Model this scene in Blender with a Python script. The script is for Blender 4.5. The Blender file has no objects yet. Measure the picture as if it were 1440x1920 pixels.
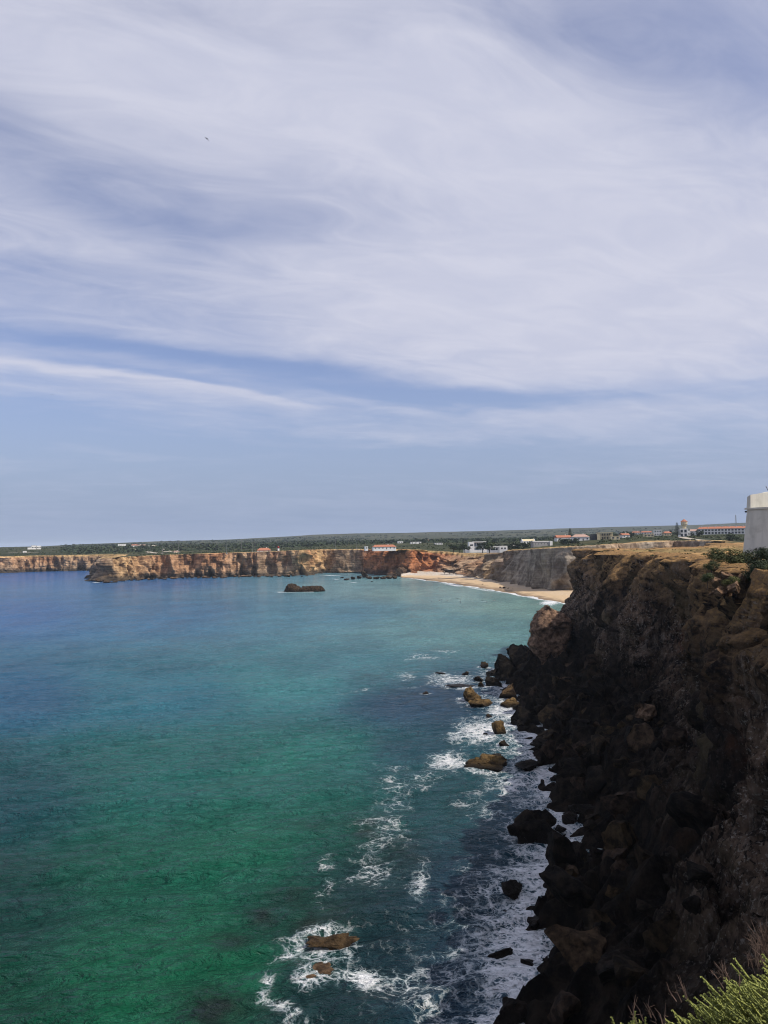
import bpy, math, random
import numpy as np
from mathutils import Matrix, Vector, Euler

random.seed(7)
RNG = np.random.default_rng(11)
SC = bpy.context.scene
COL = SC.collection
PI = math.pi

# ------------------------------------------------------------------ camera
EYE = Vector((0.0, 0.0, 40.0))
FPX = 1443.0                                   # focal length in photo pixels (1440 x 1920)
PITCH, ROLL = math.atan(56 / FPX), -math.atan(0.0165)
cam_d = bpy.data.cameras.new('camera')
cam = bpy.data.objects.new('camera', cam_d)
COL.objects.link(cam)
cam_d.sensor_fit = 'VERTICAL'
cam_d.angle = 2 * math.atan(960 / FPX)
cam_d.clip_start, cam_d.clip_end = 0.1, 60000
CAMR = Euler((PI / 2 + PITCH, 0, 0)).to_matrix() @ Matrix.Rotation(ROLL, 3, 'Z')
cam.matrix_world = Matrix.Translation(EYE) @ CAMR.to_4x4()
SC.camera = cam
CR = np.array(CAMR)

# ------------------------------------------------------------------ sun, sky, exposure
SUN_AZ = math.atan2(0.94, -0.34)               # compass angle from +Y towards +X
SUN_EL = math.radians(50)
SUNV = Vector((math.sin(SUN_AZ) * math.cos(SUN_EL), math.cos(SUN_AZ) * math.cos(SUN_EL), math.sin(SUN_EL)))
sd = bpy.data.lights.new('sun', 'SUN')
sd.energy, sd.angle, sd.color = 4.6, math.radians(0.53), (1.0, 0.93, 0.82)
sun = bpy.data.objects.new('sun', sd)
sun.rotation_euler = SUNV.to_track_quat('Z', 'Y').to_euler()
COL.objects.link(sun)
SC.view_settings.view_transform = 'Standard'
SC.view_settings.look = 'None'
SC.view_settings.exposure = 0.0
SC.view_settings.gamma = 1.0
SC.view_settings.use_curve_mapping = False
SC.cycles.use_denoising = True
SC.cycles.filter_width = 1.05
SC.cycles.max_bounces = 5
SC.cycles.diffuse_bounces = 2
SC.cycles.glossy_bounces = 2
SC.cycles.transmission_bounces = 2
SC.cycles.volume_bounces = 0
SC.cycles.caustics_reflective = False
SC.cycles.caustics_refractive = False

def ray(x, y):
    d = CR @ np.array([(x - 720) / FPX, (960 - y) / FPX, -1.0])
    return d
def W(x, y, z=0.0):
    """photo pixel -> point of the level z"""
    d = ray(x, y)
    k = (z - EYE.z) / d[2]
    return np.array([d[0] * k, d[1] * k, z])
def at(x, y, Y):
    """photo pixel -> point at depth Y"""
    d = ray(x, y)
    k = Y / d[1]
    return np.array([d[0] * k, Y, EYE.z + d[2] * k])
def yh(x):
    return 1016 - 0.0165 * (x - 720)
def project(P):
    q = (P - np.array(EYE)) @ CR
    w = np.maximum(-q[..., 2], 1e-3)
    return 720 + q[..., 0] / w * FPX, 960 - q[..., 1] / w * FPX

class NT:
    """small helper round a node tree"""
    def __init__(s, tree):
        s.t = tree; s.n = tree.nodes; s.l = tree.links
    def new(s, typ, **kw):
        n = s.n.new(typ)
        for k, v in kw.items():
            if k in n.inputs if isinstance(k, str) else False: pass
            setattr(n, k, v)
        return n
    def put(s, sock, v):
        if hasattr(v, 'is_linked') or isinstance(v, bpy.types.NodeSocket): s.l.new(v, sock)
        elif isinstance(v, bpy.types.Node): s.l.new(v.outputs[0], sock)
        else:
            try: sock.default_value = v
            except TypeError: sock.default_value = (*v, 1.0)
            except ValueError: sock.default_value = (*v, 1.0)
    def math(s, op, a, b=None, c=None, clamp=False):
        n = s.n.new('ShaderNodeMath'); n.operation = op; n.use_clamp = clamp
        s.put(n.inputs[0], a)
        if b is not None: s.put(n.inputs[1], b)
        if c is not None: s.put(n.inputs[2], c)
        return n.outputs[0]
    def vmath(s, op, a, b=None, out=0):
        n = s.n.new('ShaderNodeVectorMath'); n.operation = op
        s.put(n.inputs[0], a)
        if b is not None:
            if op == 'SCALE': s.put(n.inputs['Scale'], b)
            else: s.put(n.inputs[1], b)
        return n.outputs[out]
    def mix(s, f, a, b, blend='MIX'):
        n = s.n.new('ShaderNodeMix'); n.data_type = 'RGBA'; n.blend_type = blend; n.clamp_factor = True
        s.put(n.inputs[0], f); s.put(n.inputs[6], a); s.put(n.inputs[7], b)
        return n.outputs[2]
    def noise(s, vec, scale, detail=4, rough=0.55, dist=0.0, out=0):
        n = s.n.new('ShaderNodeTexNoise')
        s.put(n.inputs['Vector'], vec); n.inputs['Scale'].default_value = scale
        n.inputs['Detail'].default_value = detail; n.inputs['Roughness'].default_value = rough
        n.inputs['Distortion'].default_value = dist
        return n.outputs[out]
    def smooth(s, v, lo, hi, a=0.0, b=1.0):
        n = s.n.new('ShaderNodeMapRange'); n.interpolation_type = 'SMOOTHSTEP'
        s.put(n.inputs[0], v)
        n.inputs[1].default_value, n.inputs[2].default_value = lo, hi
        n.inputs[3].default_value, n.inputs[4].default_value = a, b
        return n.outputs[0]
    def scalev(s, vec, sc, loc=(0, 0, 0)):
        n = s.n.new('ShaderNodeMapping'); s.put(n.inputs[0], vec)
        n.inputs['Scale'].default_value = sc; n.inputs['Location'].default_value = loc
        return n.outputs[0]

def make_world():
    w = bpy.data.worlds.new('World'); SC.world = w; w.use_nodes = True
    nt = NT(w.node_tree); nt.n.clear()
    out = nt.n.new('ShaderNodeOutputWorld'); bg = nt.n.new('ShaderNodeBackground')
    nt.l.new(bg.outputs[0], out.inputs[0])
    bg.inputs[1].default_value = 0.1
    sky = nt.n.new('ShaderNodeTexSky'); sky.sky_type = 'NISHITA'; sky.sun_disc = False
    sky.sun_elevation = SUN_EL; sky.sun_rotation = SUN_AZ
    sky.air_density, sky.dust_density, sky.ozone_density = 1.0, 1.2, 2.0
    d = nt.n.new('ShaderNodeTexCoord').outputs['Generated']
    sep = nt.n.new('ShaderNodeSeparateXYZ'); nt.l.new(d, sep.inputs[0])
    az = nt.math('ARCTAN2', sep.outputs[0], sep.outputs[1])
    el = nt.math('ARCSINE', nt.math('MAXIMUM', sep.outputs[2], -1.0))
    # a high veil: noise on the plane of the cloud layer, so that it closes up towards the horizon
    zc = nt.math('ADD', nt.math('MAXIMUM', sep.outputs[2], 0.0), 0.10)
    pl = nt.n.new('ShaderNodeCombineXYZ')
    nt.l.new(nt.math('DIVIDE', sep.outputs[0], zc), pl.inputs[0])
    nt.l.new(nt.math('DIVIDE', sep.outputs[1], zc), pl.inputs[1])
    rot = nt.n.new('ShaderNodeMapping'); nt.l.new(pl.outputs[0], rot.inputs[0])
    rot.inputs['Rotation'].default_value = (0, 0, math.radians(-24))
    plane = rot.outputs[0]
    warp = nt.noise(nt.scalev(plane, (0.7, 1.1, 1)), 1.0, 5, 0.55, 0.3, out=1)
    warpv = nt.vmath('SUBTRACT', warp, (0.5, 0.5, 0.5))
    ae = nt.n.new('ShaderNodeCombineXYZ'); nt.l.new(az, ae.inputs[0]); nt.l.new(el, ae.inputs[1])
    wsc = nt.n.new('ShaderNodeCombineXYZ')
    nt.l.new(nt.smooth(el, 0.02, 0.6, 0.10, 0.40), wsc.inputs[0])
    nt.l.new(nt.smooth(el, 0.02, 0.6, 0.035, 0.24), wsc.inputs[1])
    aew = nt.vmath('ADD', ae.outputs[0], nt.vmath('MULTIPLY', warpv, wsc.outputs[0]))
    wisp = nt.noise(nt.scalev(plane, (0.8, 1.5, 1)), 1.2, 7, 0.55, 0.8)
    fine = nt.noise(nt.scalev(plane, (1.3, 2.6, 1), (3, 1, 0)), 2.0, 9, 0.62, 1.0)
    band = nt.noise(nt.vmath('ADD', nt.vmath('MULTIPLY', ae.outputs[0], (2.2, 36.0, 0)), nt.vmath('SCALE', warpv, 2.6)), 1.0, 6, 0.58, 0.3)
    dens = nt.math('MULTIPLY_ADD', nt.math('SUBTRACT', wisp, 0.5), 0.62, 0.70)
    dens = nt.math('MULTIPLY_ADD', nt.math('SUBTRACT', fine, 0.5), 0.42, dens)
    low = nt.smooth(el, 0.05, 0.26, 1.0, 0.0)                 # long level streaks low down
    dens = nt.math('MULTIPLY_ADD', nt.math('MULTIPLY', nt.math('SUBTRACT', band, 0.5), low), 2.6, dens)
    def blob(px, py, rx, ry, ang, amp):
        nonlocal dens
        v = ray(px, py); v = v / np.linalg.norm(v)
        m = nt.n.new('ShaderNodeMapping'); m.vector_type = 'TEXTURE'
        nt.l.new(aew, m.inputs[0])
        m.inputs['Location'].default_value = (math.atan2(v[0], v[1]), math.asin(v[2]), 0)
        m.inputs['Rotation'].default_value = (0, 0, math.radians(-ang))
        m.inputs['Scale'].default_value = (rx / FPX, ry / FPX, 1)
        q = nt.vmath('DOT_PRODUCT', m.outputs[0], m.outputs[0], out=1)
        e = nt.math('POWER', 2.71828, nt.math('MULTIPLY', q, -1.0))
        dens = nt.math('MULTIPLY_ADD', e, amp, dens)
    for b in [(430, 120, 620, 110, 6, .34), (1000, 340, 360, 150, 38, .34), (1180, 570, 480, 110, 4, .42),
              (760, 560, 330, 110, 4, .20), (90, 300, 330, 80, 12, -.18), (300, 430, 200, 50, 8, -.16),
              (1170, 130, 380, 110, 18, -.24), (380, 15, 420, 40, 3, -.20), (420, 675, 430, 26, 5, -.66), (820, 738, 480, 22, 2, -.66), (420, 740, 300, 12, 8, -.35),
              (200, 712, 200, 9, 6, .65), (480, 755, 110, 8, 7, .65), (300, 820, 620, 40, 6, -.50), (950, 850, 420, 30, -3, -.34),
              (1120, 790, 200, 16, 3, .28), (200, 570, 420, 55, 3, -.22), (60, 850, 380, 70, 4, -.45), (700, 910, 900, 40, 0, -.20)]:
        blob(*b)
    dens = nt.smooth(dens, 0.05, 1.05)
    hz = nt.smooth(el, 0.0, 0.24, 1.0, 0.0)
    clear = nt.mix(1.0, sky.outputs[0], (1.28, 1.14, 1.30), 'MULTIPLY')
    clear = nt.mix(nt.math('MULTIPLY', hz, 0.92), clear, (2.70, 3.60, 5.55))       # pale air low down
    cloud = nt.mix(hz, (6.6, 6.72, 7.9), (5.3, 5.8, 7.35))
    shade = nt.mix(nt.smooth(fine, 0.35, 0.7), (0.90, 0.915, 0.95), (1.0, 1.0, 1.0))
    cloud = nt.mix(1.0, cloud, shade, 'MULTIPLY')
    cov = nt.math('MULTIPLY', dens, nt.smooth(el, 0.0, 0.25, 0.14, 0.95))
    nt.l.new(nt.mix(cov, clear, cloud), bg.inputs[0])
make_world()

# ------------------------------------------------------------------ noise (numpy)
def _hash(ix, iy, iz, seed):
    with np.errstate(over='ignore'):
        h = ix.astype(np.uint32) * np.uint32(0x27d4eb2d) + iy.astype(np.uint32) * np.uint32(0x165667b1) + iz.astype(np.uint32) * np.uint32(0x9e3779b1) + np.uint32((seed * 0x3c6ef35f) & 0xffffffff)
        h ^= h >> np.uint32(15); h *= np.uint32(0x85ebca6b)
        h ^= h >> np.uint32(13); h *= np.uint32(0xc2b2ae35)
        h ^= h >> np.uint32(16)
    return h
def perlin(P, seed=0):
    P = np.asarray(P, float); sh = P.shape[:-1]; P = P.reshape(-1, 3)
    i = np.floor(P).astype(np.int64); f = P - i
    u = f * f * f * (f * (f * 6 - 15) + 10)
    r = np.zeros(len(P))
    for dx in (0, 1):
        wx = u[:, 0] if dx else 1 - u[:, 0]
        for dy in (0, 1):
            wy = u[:, 1] if dy else 1 - u[:, 1]
            for dz in (0, 1):
                wz = u[:, 2] if dz else 1 - u[:, 2]
                h = _hash(i[:, 0] + dx, i[:, 1] + dy, i[:, 2] + dz, seed)
                gx = (h & np.uint32(1023)).astype(float) / 511.5 - 1
                gy = ((h >> np.uint32(10)) & np.uint32(1023)).astype(float) / 511.5 - 1
                gz = ((h >> np.uint32(20)) & np.uint32(1023)).astype(float) / 511.5 - 1
                r += wx * wy * wz * (gx * (f[:, 0] - dx) + gy * (f[:, 1] - dy) + gz * (f[:, 2] - dz))
    return (r * 1.25).reshape(sh)
def fbm(P, freq=1.0, octv=4, gain=0.5, seed=0):
    P = np.asarray(P, float) * np.asarray(freq); a = 1.0; t = 0.0
    for k in range(octv):
        t = t + a * perlin(P, seed + k * 17); a *= gain; P = P * 2.03 + 7.7
    return t
def ridged(P, freq=1.0, octv=4, gain=0.5, seed=0):
    P = np.asarray(P, float) * np.asarray(freq); a = 1.0; t = 0.0; n = 0.0
    for k in range(octv):
        t = t + a * (1 - np.abs(perlin(P, seed + k * 17)) * 2); n += a; a *= gain; P = P * 2.03 + 3.1
    return t / n
def worley(P, seed=0):
    P = np.asarray(P, float); sh = P.shape[:-1]; P = P.reshape(-1, 3)
    i = np.floor(P).astype(np.int64)
    f1 = np.full(len(P), 9.0); f2 = np.full(len(P), 9.0); idv = np.zeros(len(P))
    for dx in (-1, 0, 1):
        for dy in (-1, 0, 1):
            for dz in (-1, 0, 1):
                c = i + (dx, dy, dz)
                h = _hash(c[:, 0], c[:, 1], c[:, 2], seed); h2 = _hash(c[:, 0], c[:, 1], c[:, 2], seed + 91)
                q = np.stack([(h & np.uint32(1023)) / 1023., ((h >> np.uint32(10)) & np.uint32(1023)) / 1023., ((h >> np.uint32(20)) & np.uint32(1023)) / 1023.], 1)
                d = np.linalg.norm(c + q - P, axis=1)
                m = d < f1
                f2 = np.where(m, f1, np.minimum(f2, d)); idv = np.where(m, (h2 & np.uint32(65535)) / 65535., idv); f1 = np.where(m, d, f1)
    return f1.reshape(sh), f2.reshape(sh), idv.reshape(sh)
def facets(P, sc, seed, tilt=1.0, k=16.0):
    """plane-faced blocks: a random step and a random tilt for every cell, blended over a narrow edge, and the cracks between them"""
    sc = np.asarray(sc, float); P = np.asarray(P, float); sh = P.shape[:-1]; Q = P.reshape(-1, 3) * sc
    i = np.floor(Q).astype(np.int64)
    f1 = np.full(len(Q), 9.0); f2 = np.full(len(Q), 9.0); num = np.zeros(len(Q)); den = np.full(len(Q), 1e-30)
    for dx in (-1, 0, 1):
        for dy in (-1, 0, 1):
            for dz in (-1, 0, 1):
                c = i + (dx, dy, dz); h = _hash(c[:, 0], c[:, 1], c[:, 2], seed); hh = _hash(c[:, 0], c[:, 1], c[:, 2], seed + 91)
                b = lambda a, n: ((a >> np.uint32(n)) & np.uint32(255)) / 255.
                q = np.stack([(h & np.uint32(1023)) / 1023., ((h >> np.uint32(10)) & np.uint32(1023)) / 1023., ((h >> np.uint32(20)) & np.uint32(1023)) / 1023.], 1)
                v = Q - c - q; d = np.linalg.norm(v, axis=1)
                f2 = np.minimum(f2, np.maximum(d, f1)); f1 = np.minimum(f1, d)
                val = b(hh, 0) - .5 + tilt * 2 * ((b(hh, 8) - .5) * v[:, 0] + (b(hh, 16) - .5) * v[:, 1] + (b(hh, 24) - .5) * v[:, 2])
                w = np.exp(-k * d); num += w * val; den += w
    return (num / den).reshape(sh), (f2 - f1).reshape(sh)
def sstep(x, a, b):
    t = np.clip((x - a) / (b - a), 0, 1); return t * t * (3 - 2 * t)

# ------------------------------------------------------------------ mesh helpers
def mesh_np(name, V, F, mat=None, smooth=True, attrs=None, colors=None):
    me = bpy.data.meshes.new(name)
    V = np.ascontiguousarray(V, dtype=np.float32).reshape(-1, 3); F = np.ascontiguousarray(F, dtype=np.int32)
    k = F.shape[1]
    me.vertices.add(len(V)); me.vertices.foreach_set('co', V.ravel())
    me.loops.add(F.size); me.loops.foreach_set('vertex_index', F.ravel())
    me.polygons.add(len(F))
    me.polygons.foreach_set('loop_start', np.arange(0, F.size, k, dtype=np.int32))
    me.polygons.foreach_set('loop_total', np.full(len(F), k, dtype=np.int32))
    me.polygons.foreach_set('use_smooth', np.full(len(F), smooth, dtype=bool))
    for nm, a in (attrs or {}).items():
        at_ = me.attributes.new(nm, 'FLOAT', 'POINT'); at_.data.foreach_set('value', np.ascontiguousarray(a, dtype=np.float32).ravel())
    for nm, c in (colors or {}).items():
        at_ = me.attributes.new(nm, 'FLOAT_COLOR', 'POINT')
        c = np.asarray(c, dtype=np.float32).reshape(-1, 3); at_.data.foreach_set('color', np.concatenate([c, np.ones((len(c), 1), np.float32)], 1).ravel())
    me.update(); me.validate()
    if mat: me.materials.append(mat)
    return me
def grid_faces(ns, nt, mask=None, flip=False):
    a = np.arange(ns * nt).reshape(ns, nt)
    q = np.stack([a[:-1, :-1], a[1:, :-1], a[1:, 1:], a[:-1, 1:]], -1)
    if flip: q = q[..., ::-1]
    q = q.reshape(-1, 4)
    return q if mask is None else q[mask.reshape(-1)]
def link(name, me, parent=None, loc=None, rot=None, scale=None):
    o = bpy.data.objects.new(name, me); COL.objects.link(o)
    if parent is not None: o.parent = parent
    if loc is not None: o.location = loc
    if rot is not None: o.rotation_euler = rot
    if scale is not None: o.scale = scale
    return o
def struct(o, kind='structure', label=None):
    o['kind'] = kind
    if label: o['label'] = label
    return o
def tag(o, label, cat, group=None):
    o['label'] = label; o['category'] = cat
    if group: o['group'] = group
    return o
def thing(name, label, cat, loc, rz=0.0, group=None):
    o = link(name, None, loc=loc, rot=(0, 0, rz)); return tag(o, label, cat, group)

class MB:
    """collects boxes, prisms and tubes and links them as one mesh object"""
    def __init__(s): s.v = []; s.f = []
    def add(s, vs, fs):
        b = len(s.v); s.v += [tuple(map(float, p)) for p in vs]; s.f += [tuple(b + i for i in f) for f in fs]; return s
    def box(s, x0, x1, y0, y1, z0, z1):
        return s.add([(x0, y0, z0), (x1, y0, z0), (x1, y1, z0), (x0, y1, z0), (x0, y0, z1), (x1, y0, z1), (x1, y1, z1), (x0, y1, z1)],
                     [(3, 2, 1, 0), (4, 5, 6, 7), (0, 1, 5, 4), (1, 2, 6, 5), (2, 3, 7, 6), (3, 0, 4, 7)])
    def loft(s, bot, top):
        n = len(bot)
        return s.add(list(bot) + list(top), [tuple(range(n))[::-1], tuple(range(n, 2 * n))] + [(i, (i + 1) % n, n + (i + 1) % n, n + i) for i in range(n)])
    def tube(s, p0, p1, r0, r1=None, n=8):
        r1 = r0 if r1 is None else r1
        p0, p1 = Vector(p0), Vector(p1); d = (p1 - p0).normalized()
        a = d.orthogonal().normalized(); b = d.cross(a)
        c0 = [p0 + (a * math.cos(2 * PI * i / n) + b * math.sin(2 * PI * i / n)) * r0 for i in range(n)]
        c1 = [p1 + (a * math.cos(2 * PI * i / n) + b * math.sin(2 * PI * i / n)) * r1 for i in range(n)]
        return s.loft(c0, c1)
    def gable(s, x0, x1, y0, y1, z0, z1, over=0.4, hip=0.0):
        x0 -= over; x1 += over; y0 -= over; y1 += over; ym = (y0 + y1) / 2
        t = 0.25
        vs = [(x0, y0, z0), (x1, y0, z0), (x1, y1, z0), (x0, y1, z0), (x0, y0, z0 + t), (x1, y0, z0 + t), (x1, y1, z0 + t), (x0, y1, z0 + t), (x0 + hip, ym, z1), (x1 - hip, ym, z1)]
        return s.add(vs, [(3, 2, 1, 0), (0, 1, 5, 4), (2, 3, 7, 6), (1, 2, 6, 5), (3, 0, 4, 7), (4, 5, 9, 8), (6, 7, 8, 9), (5, 6, 9), (7, 4, 8)])
    def build(s, name, mat, parent=None, smooth=False, loc=None):
        me = bpy.data.meshes.new(name); me.from_pydata(s.v, [], s.f); me.update()
        if smooth: me.polygons.foreach_set('use_smooth', [True] * len(me.polygons))
        me.materials.append(mat)
        return link(name, me, parent, loc)

# ------------------------------------------------------------------ materials
def mat_new(name):
    m = bpy.data.materials.new(name); m.use_nodes = True
    nt = NT(m.node_tree); bs = nt.n['Principled BSDF']
    return m, nt, bs
def geo_pos(nt): return nt.n.new('ShaderNodeNewGeometry').outputs['Position']
def bump(nt, bs, h, strength, dist, normal=None):
    b = nt.n.new('ShaderNodeBump'); b.inputs['Strength'].default_value = strength; b.inputs['Distance'].default_value = dist
    nt.put(b.inputs['Height'], h)
    if normal is not None: nt.l.new(normal, b.inputs['Normal'])
    if bs is not None: nt.l.new(b.outputs[0], bs.inputs['Normal'])
    return b.outputs[0]
def simple(name, col, rough=0.8, var=0.12, scale=1.0, spec=0.3, metal=0.0):
    """plain paint, plaster or cloth with a little weathering"""
    m, nt, bs = mat_new(name)
    p = geo_pos(nt)
    n = nt.noise(p, scale, 5, 0.6)
    c2 = tuple(c * (1 - var * 2) for c in col)
    nt.l.new(nt.mix(nt.smooth(n, 0.35, 0.7), col, c2), bs.inputs['Base Color'])
    bs.inputs['Roughness'].default_value = rough; bs.inputs['Specular IOR Level'].default_value = spec
    bs.inputs['Metallic'].default_value = metal
    return m

def m_near_rock():
    m, nt, bs = mat_new('cliff_rock')
    p = geo_pos(nt); g = nt.n.new('ShaderNodeNewGeometry')
    sp = nt.n.new('ShaderNodeSeparateXYZ'); nt.l.new(p, sp.inputs[0]); z = sp.outputs[2]
    sn = nt.n.new('ShaderNodeSeparateXYZ'); nt.l.new(g.outputs['True Normal'], sn.inputs[0])
    big = nt.noise(p, 0.07, 5, 0.6, 0.4); mid = nt.noise(p, 0.45, 7, 0.68, 0.3)
    streak = nt.noise(nt.scalev(p, (1.6, 1.6, 0.16)), 0.6, 7, 0.65, 0.6)
    stain = nt.noise(nt.scalev(p, (1, 1, 0.35), (9, 4, 2)), 0.09, 5, 0.6, 0.5)
    spk = nt.noise(p, 2.6, 5, 0.7)
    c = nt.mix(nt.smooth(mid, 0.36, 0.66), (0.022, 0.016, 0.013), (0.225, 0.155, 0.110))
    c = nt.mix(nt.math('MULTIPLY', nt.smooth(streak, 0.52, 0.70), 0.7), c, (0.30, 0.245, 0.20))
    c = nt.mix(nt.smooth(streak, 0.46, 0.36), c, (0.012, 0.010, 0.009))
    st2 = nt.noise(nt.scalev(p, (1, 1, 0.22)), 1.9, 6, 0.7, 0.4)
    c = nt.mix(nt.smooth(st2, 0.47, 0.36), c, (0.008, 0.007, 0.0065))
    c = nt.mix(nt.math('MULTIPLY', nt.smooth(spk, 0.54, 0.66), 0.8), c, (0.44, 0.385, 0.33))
    shade_blot = nt.noise(nt.scalev(p, (1, 1, 0.5), (31, 7, 5)), 0.035, 4, 0.6, 0.6)  # broad dark blotches: deep shade put into the wall's colour
    c = nt.mix(nt.smooth(shade_blot, 0.50, 0.62, 0.0, 0.85), c, (0.014, 0.012, 0.012))
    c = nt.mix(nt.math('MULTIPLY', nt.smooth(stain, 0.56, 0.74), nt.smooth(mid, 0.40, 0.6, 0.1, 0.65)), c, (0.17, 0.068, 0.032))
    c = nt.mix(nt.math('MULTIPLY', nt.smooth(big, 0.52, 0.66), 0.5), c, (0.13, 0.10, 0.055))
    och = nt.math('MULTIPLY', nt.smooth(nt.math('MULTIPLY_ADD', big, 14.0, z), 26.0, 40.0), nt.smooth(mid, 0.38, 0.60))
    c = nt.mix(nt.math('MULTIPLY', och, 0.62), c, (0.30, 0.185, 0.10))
    # wet rock low down, and the cliff's deep shade put into its colour; ragged edge
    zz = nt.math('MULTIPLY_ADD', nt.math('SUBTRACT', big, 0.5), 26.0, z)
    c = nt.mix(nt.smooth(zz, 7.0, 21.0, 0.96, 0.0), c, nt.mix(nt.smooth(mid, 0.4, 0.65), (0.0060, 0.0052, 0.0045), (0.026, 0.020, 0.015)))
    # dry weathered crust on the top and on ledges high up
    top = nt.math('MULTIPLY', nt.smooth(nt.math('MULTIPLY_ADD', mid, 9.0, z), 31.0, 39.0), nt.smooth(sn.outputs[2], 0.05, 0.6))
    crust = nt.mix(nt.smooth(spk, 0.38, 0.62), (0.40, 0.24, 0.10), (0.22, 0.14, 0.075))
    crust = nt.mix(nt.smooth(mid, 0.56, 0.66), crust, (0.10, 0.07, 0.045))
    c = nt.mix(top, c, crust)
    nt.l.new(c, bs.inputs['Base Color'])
    bs.inputs['Roughness'].default_value = 0.9; bs.inputs['Specular IOR Level'].default_value = 0.04
    h = nt.math('ADD', nt.math('MULTIPLY', nt.noise(nt.scalev(p, (1, 1, 0.45)), 1.1, 9, 0.72, 0.4), 1.0), nt.math('MULTIPLY', spk, 0.25))
    bump(nt, bs, h, 1.0, 1.0)
    return m
def m_boulder():
    """boulders: brown and dry where they stand clear of the wash, near black in the heap with its shade put into the colour, wet low down"""
    m, nt, bs = mat_new('boulder_rock')
    p = geo_pos(nt)
    oi = nt.n.new('ShaderNodeObjectInfo')
    mid = nt.noise(p, 0.8, 7, 0.68, 0.3); fine = nt.noise(p, 4.0, 6, 0.7)
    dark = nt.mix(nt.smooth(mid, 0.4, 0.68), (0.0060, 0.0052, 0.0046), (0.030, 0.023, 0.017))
    brown = nt.mix(nt.smooth(mid, 0.36, 0.66), (0.026, 0.017, 0.008), (0.20, 0.128, 0.054))
    brown = nt.mix(nt.smooth(fine, 0.58, 0.7, 0, 0.6), brown, (0.24, 0.19, 0.12))
    sep = nt.n.new('ShaderNodeSeparateXYZ'); nt.l.new(p, sep.inputs[0])
    wet = nt.smooth(nt.math('MULTIPLY_ADD', mid, -2.2, sep.outputs[2]), -0.7, 0.7, 1.0, 0.0)
    sc = nt.n.new('ShaderNodeSeparateColor'); nt.l.new(oi.outputs['Color'], sc.inputs[0])
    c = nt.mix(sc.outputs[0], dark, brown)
    pink = nt.mix(nt.smooth(mid, 0.36, 0.66), (0.070, 0.044, 0.030), (0.30, 0.19, 0.125))
    c = nt.mix(sc.outputs[1], c, pink)
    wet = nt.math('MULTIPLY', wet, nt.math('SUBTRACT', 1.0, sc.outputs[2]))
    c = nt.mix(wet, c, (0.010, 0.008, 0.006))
    nt.l.new(c, bs.inputs['Base Color'])
    nt.l.new(nt.math('MULTIPLY_ADD', wet, -0.45, 0.85), bs.inputs['Roughness'])
    bs.inputs['Specular IOR Level'].default_value = 0.06
    bump(nt, bs, nt.math('ADD', nt.noise(p, 1.6, 8, 0.7, 0.4), nt.math('MULTIPLY', fine, 0.3)), 0.9, 0.45)
    return m
def m_far_rock():
    m, nt, bs = mat_new('sandstone_cliff')
    p = geo_pos(nt)
    at_ = nt.n.new('ShaderNodeAttribute'); at_.attribute_name = 'tint'
    strata = nt.noise(nt.scalev(p, (0.02, 0.02, 0.55)), 1.0, 6, 0.6, 0.35)
    mid = nt.noise(nt.scalev(p, (1, 1, 0.7)), 0.11, 7, 0.66, 0.4)
    fine = nt.noise(p, 0.55, 5, 0.7)
    k = nt.mix(nt.smooth(strata, 0.34, 0.66), (0.74, 0.71, 0.69), (1.15, 1.11, 1.05))
    c = nt.mix(1.0, at_.outputs['Color'], k, 'MULTIPLY')
    k2 = nt.mix(nt.smooth(mid, 0.34, 0.66), (0.42, 0.36, 0.32), (1.25, 1.2, 1.12))
    c = nt.mix(1.0, c, k2, 'MULTIPLY')
    c = nt.mix(nt.smooth(fine, 0.54, 0.68, 0, 0.55), c, (0.10, 0.075, 0.05))
    sp = nt.n.new('ShaderNodeSeparateXYZ'); nt.l.new(p, sp.inputs[0])
    at2 = nt.n.new('ShaderNodeAttribute'); at2.attribute_name = 'wet'
    wet = nt.math('MULTIPLY', nt.smooth(nt.math('MULTIPLY_ADD', mid, 8.0, sp.outputs[2]), 6.0, 13.0, 1.0, 0.0), at2.outputs['Fac'])
    c = nt.mix(nt.math('MULTIPLY', wet, 0.9), c, (0.035, 0.030, 0.024))
    nt.l.new(c, bs.inputs['Base Color']); bs.inputs['Roughness'].default_value = 0.92; bs.inputs['Specular IOR Level'].default_value = 0.15
    bump(nt, bs, nt.math('ADD', nt.noise(nt.scalev(p, (1, 1, 1.6)), 0.5, 7, 0.7, 0.3), nt.math('MULTIPLY', strata, 0.35)), 0.9, 1.6)
    return m
def m_ground():
    """dry crust near the edges, scrub and fields further inland"""
    m, nt, bs = mat_new('plateau_ground')
    p = geo_pos(nt)
    at_ = nt.n.new('ShaderNodeAttribute'); at_.attribute_name = 'tint'
    a = nt.noise(p, 0.30, 7, 0.68, 0.5); b = nt.noise(p, 1.9, 6, 0.7)
    far = nt.noise(nt.scalev(p, (0.6, 1.6, 1)), 0.006, 6, 0.62, 0.4)
    k = nt.mix(nt.smooth(a, 0.38, 0.62), (0.45, 0.42, 0.40), (1.2, 1.15, 1.1))
    c = nt.mix(1.0, at_.outputs['Color'], k, 'MULTIPLY')
    k = nt.mix(nt.smooth(far, 0.38, 0.62), (0.62, 0.70, 0.66), (1.35, 1.22, 1.1))
    c = nt.mix(1.0, c, k, 'MULTIPLY')
    nt.l.new(c, bs.inputs['Base Color']); bs.inputs['Roughness'].default_value = 0.95; bs.inputs['Specular IOR Level'].default_value = 0.1
    bump(nt, bs, nt.math('ADD', a, nt.math('MULTIPLY', b, 0.4)), 0.9, 0.5)
    return m
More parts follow.
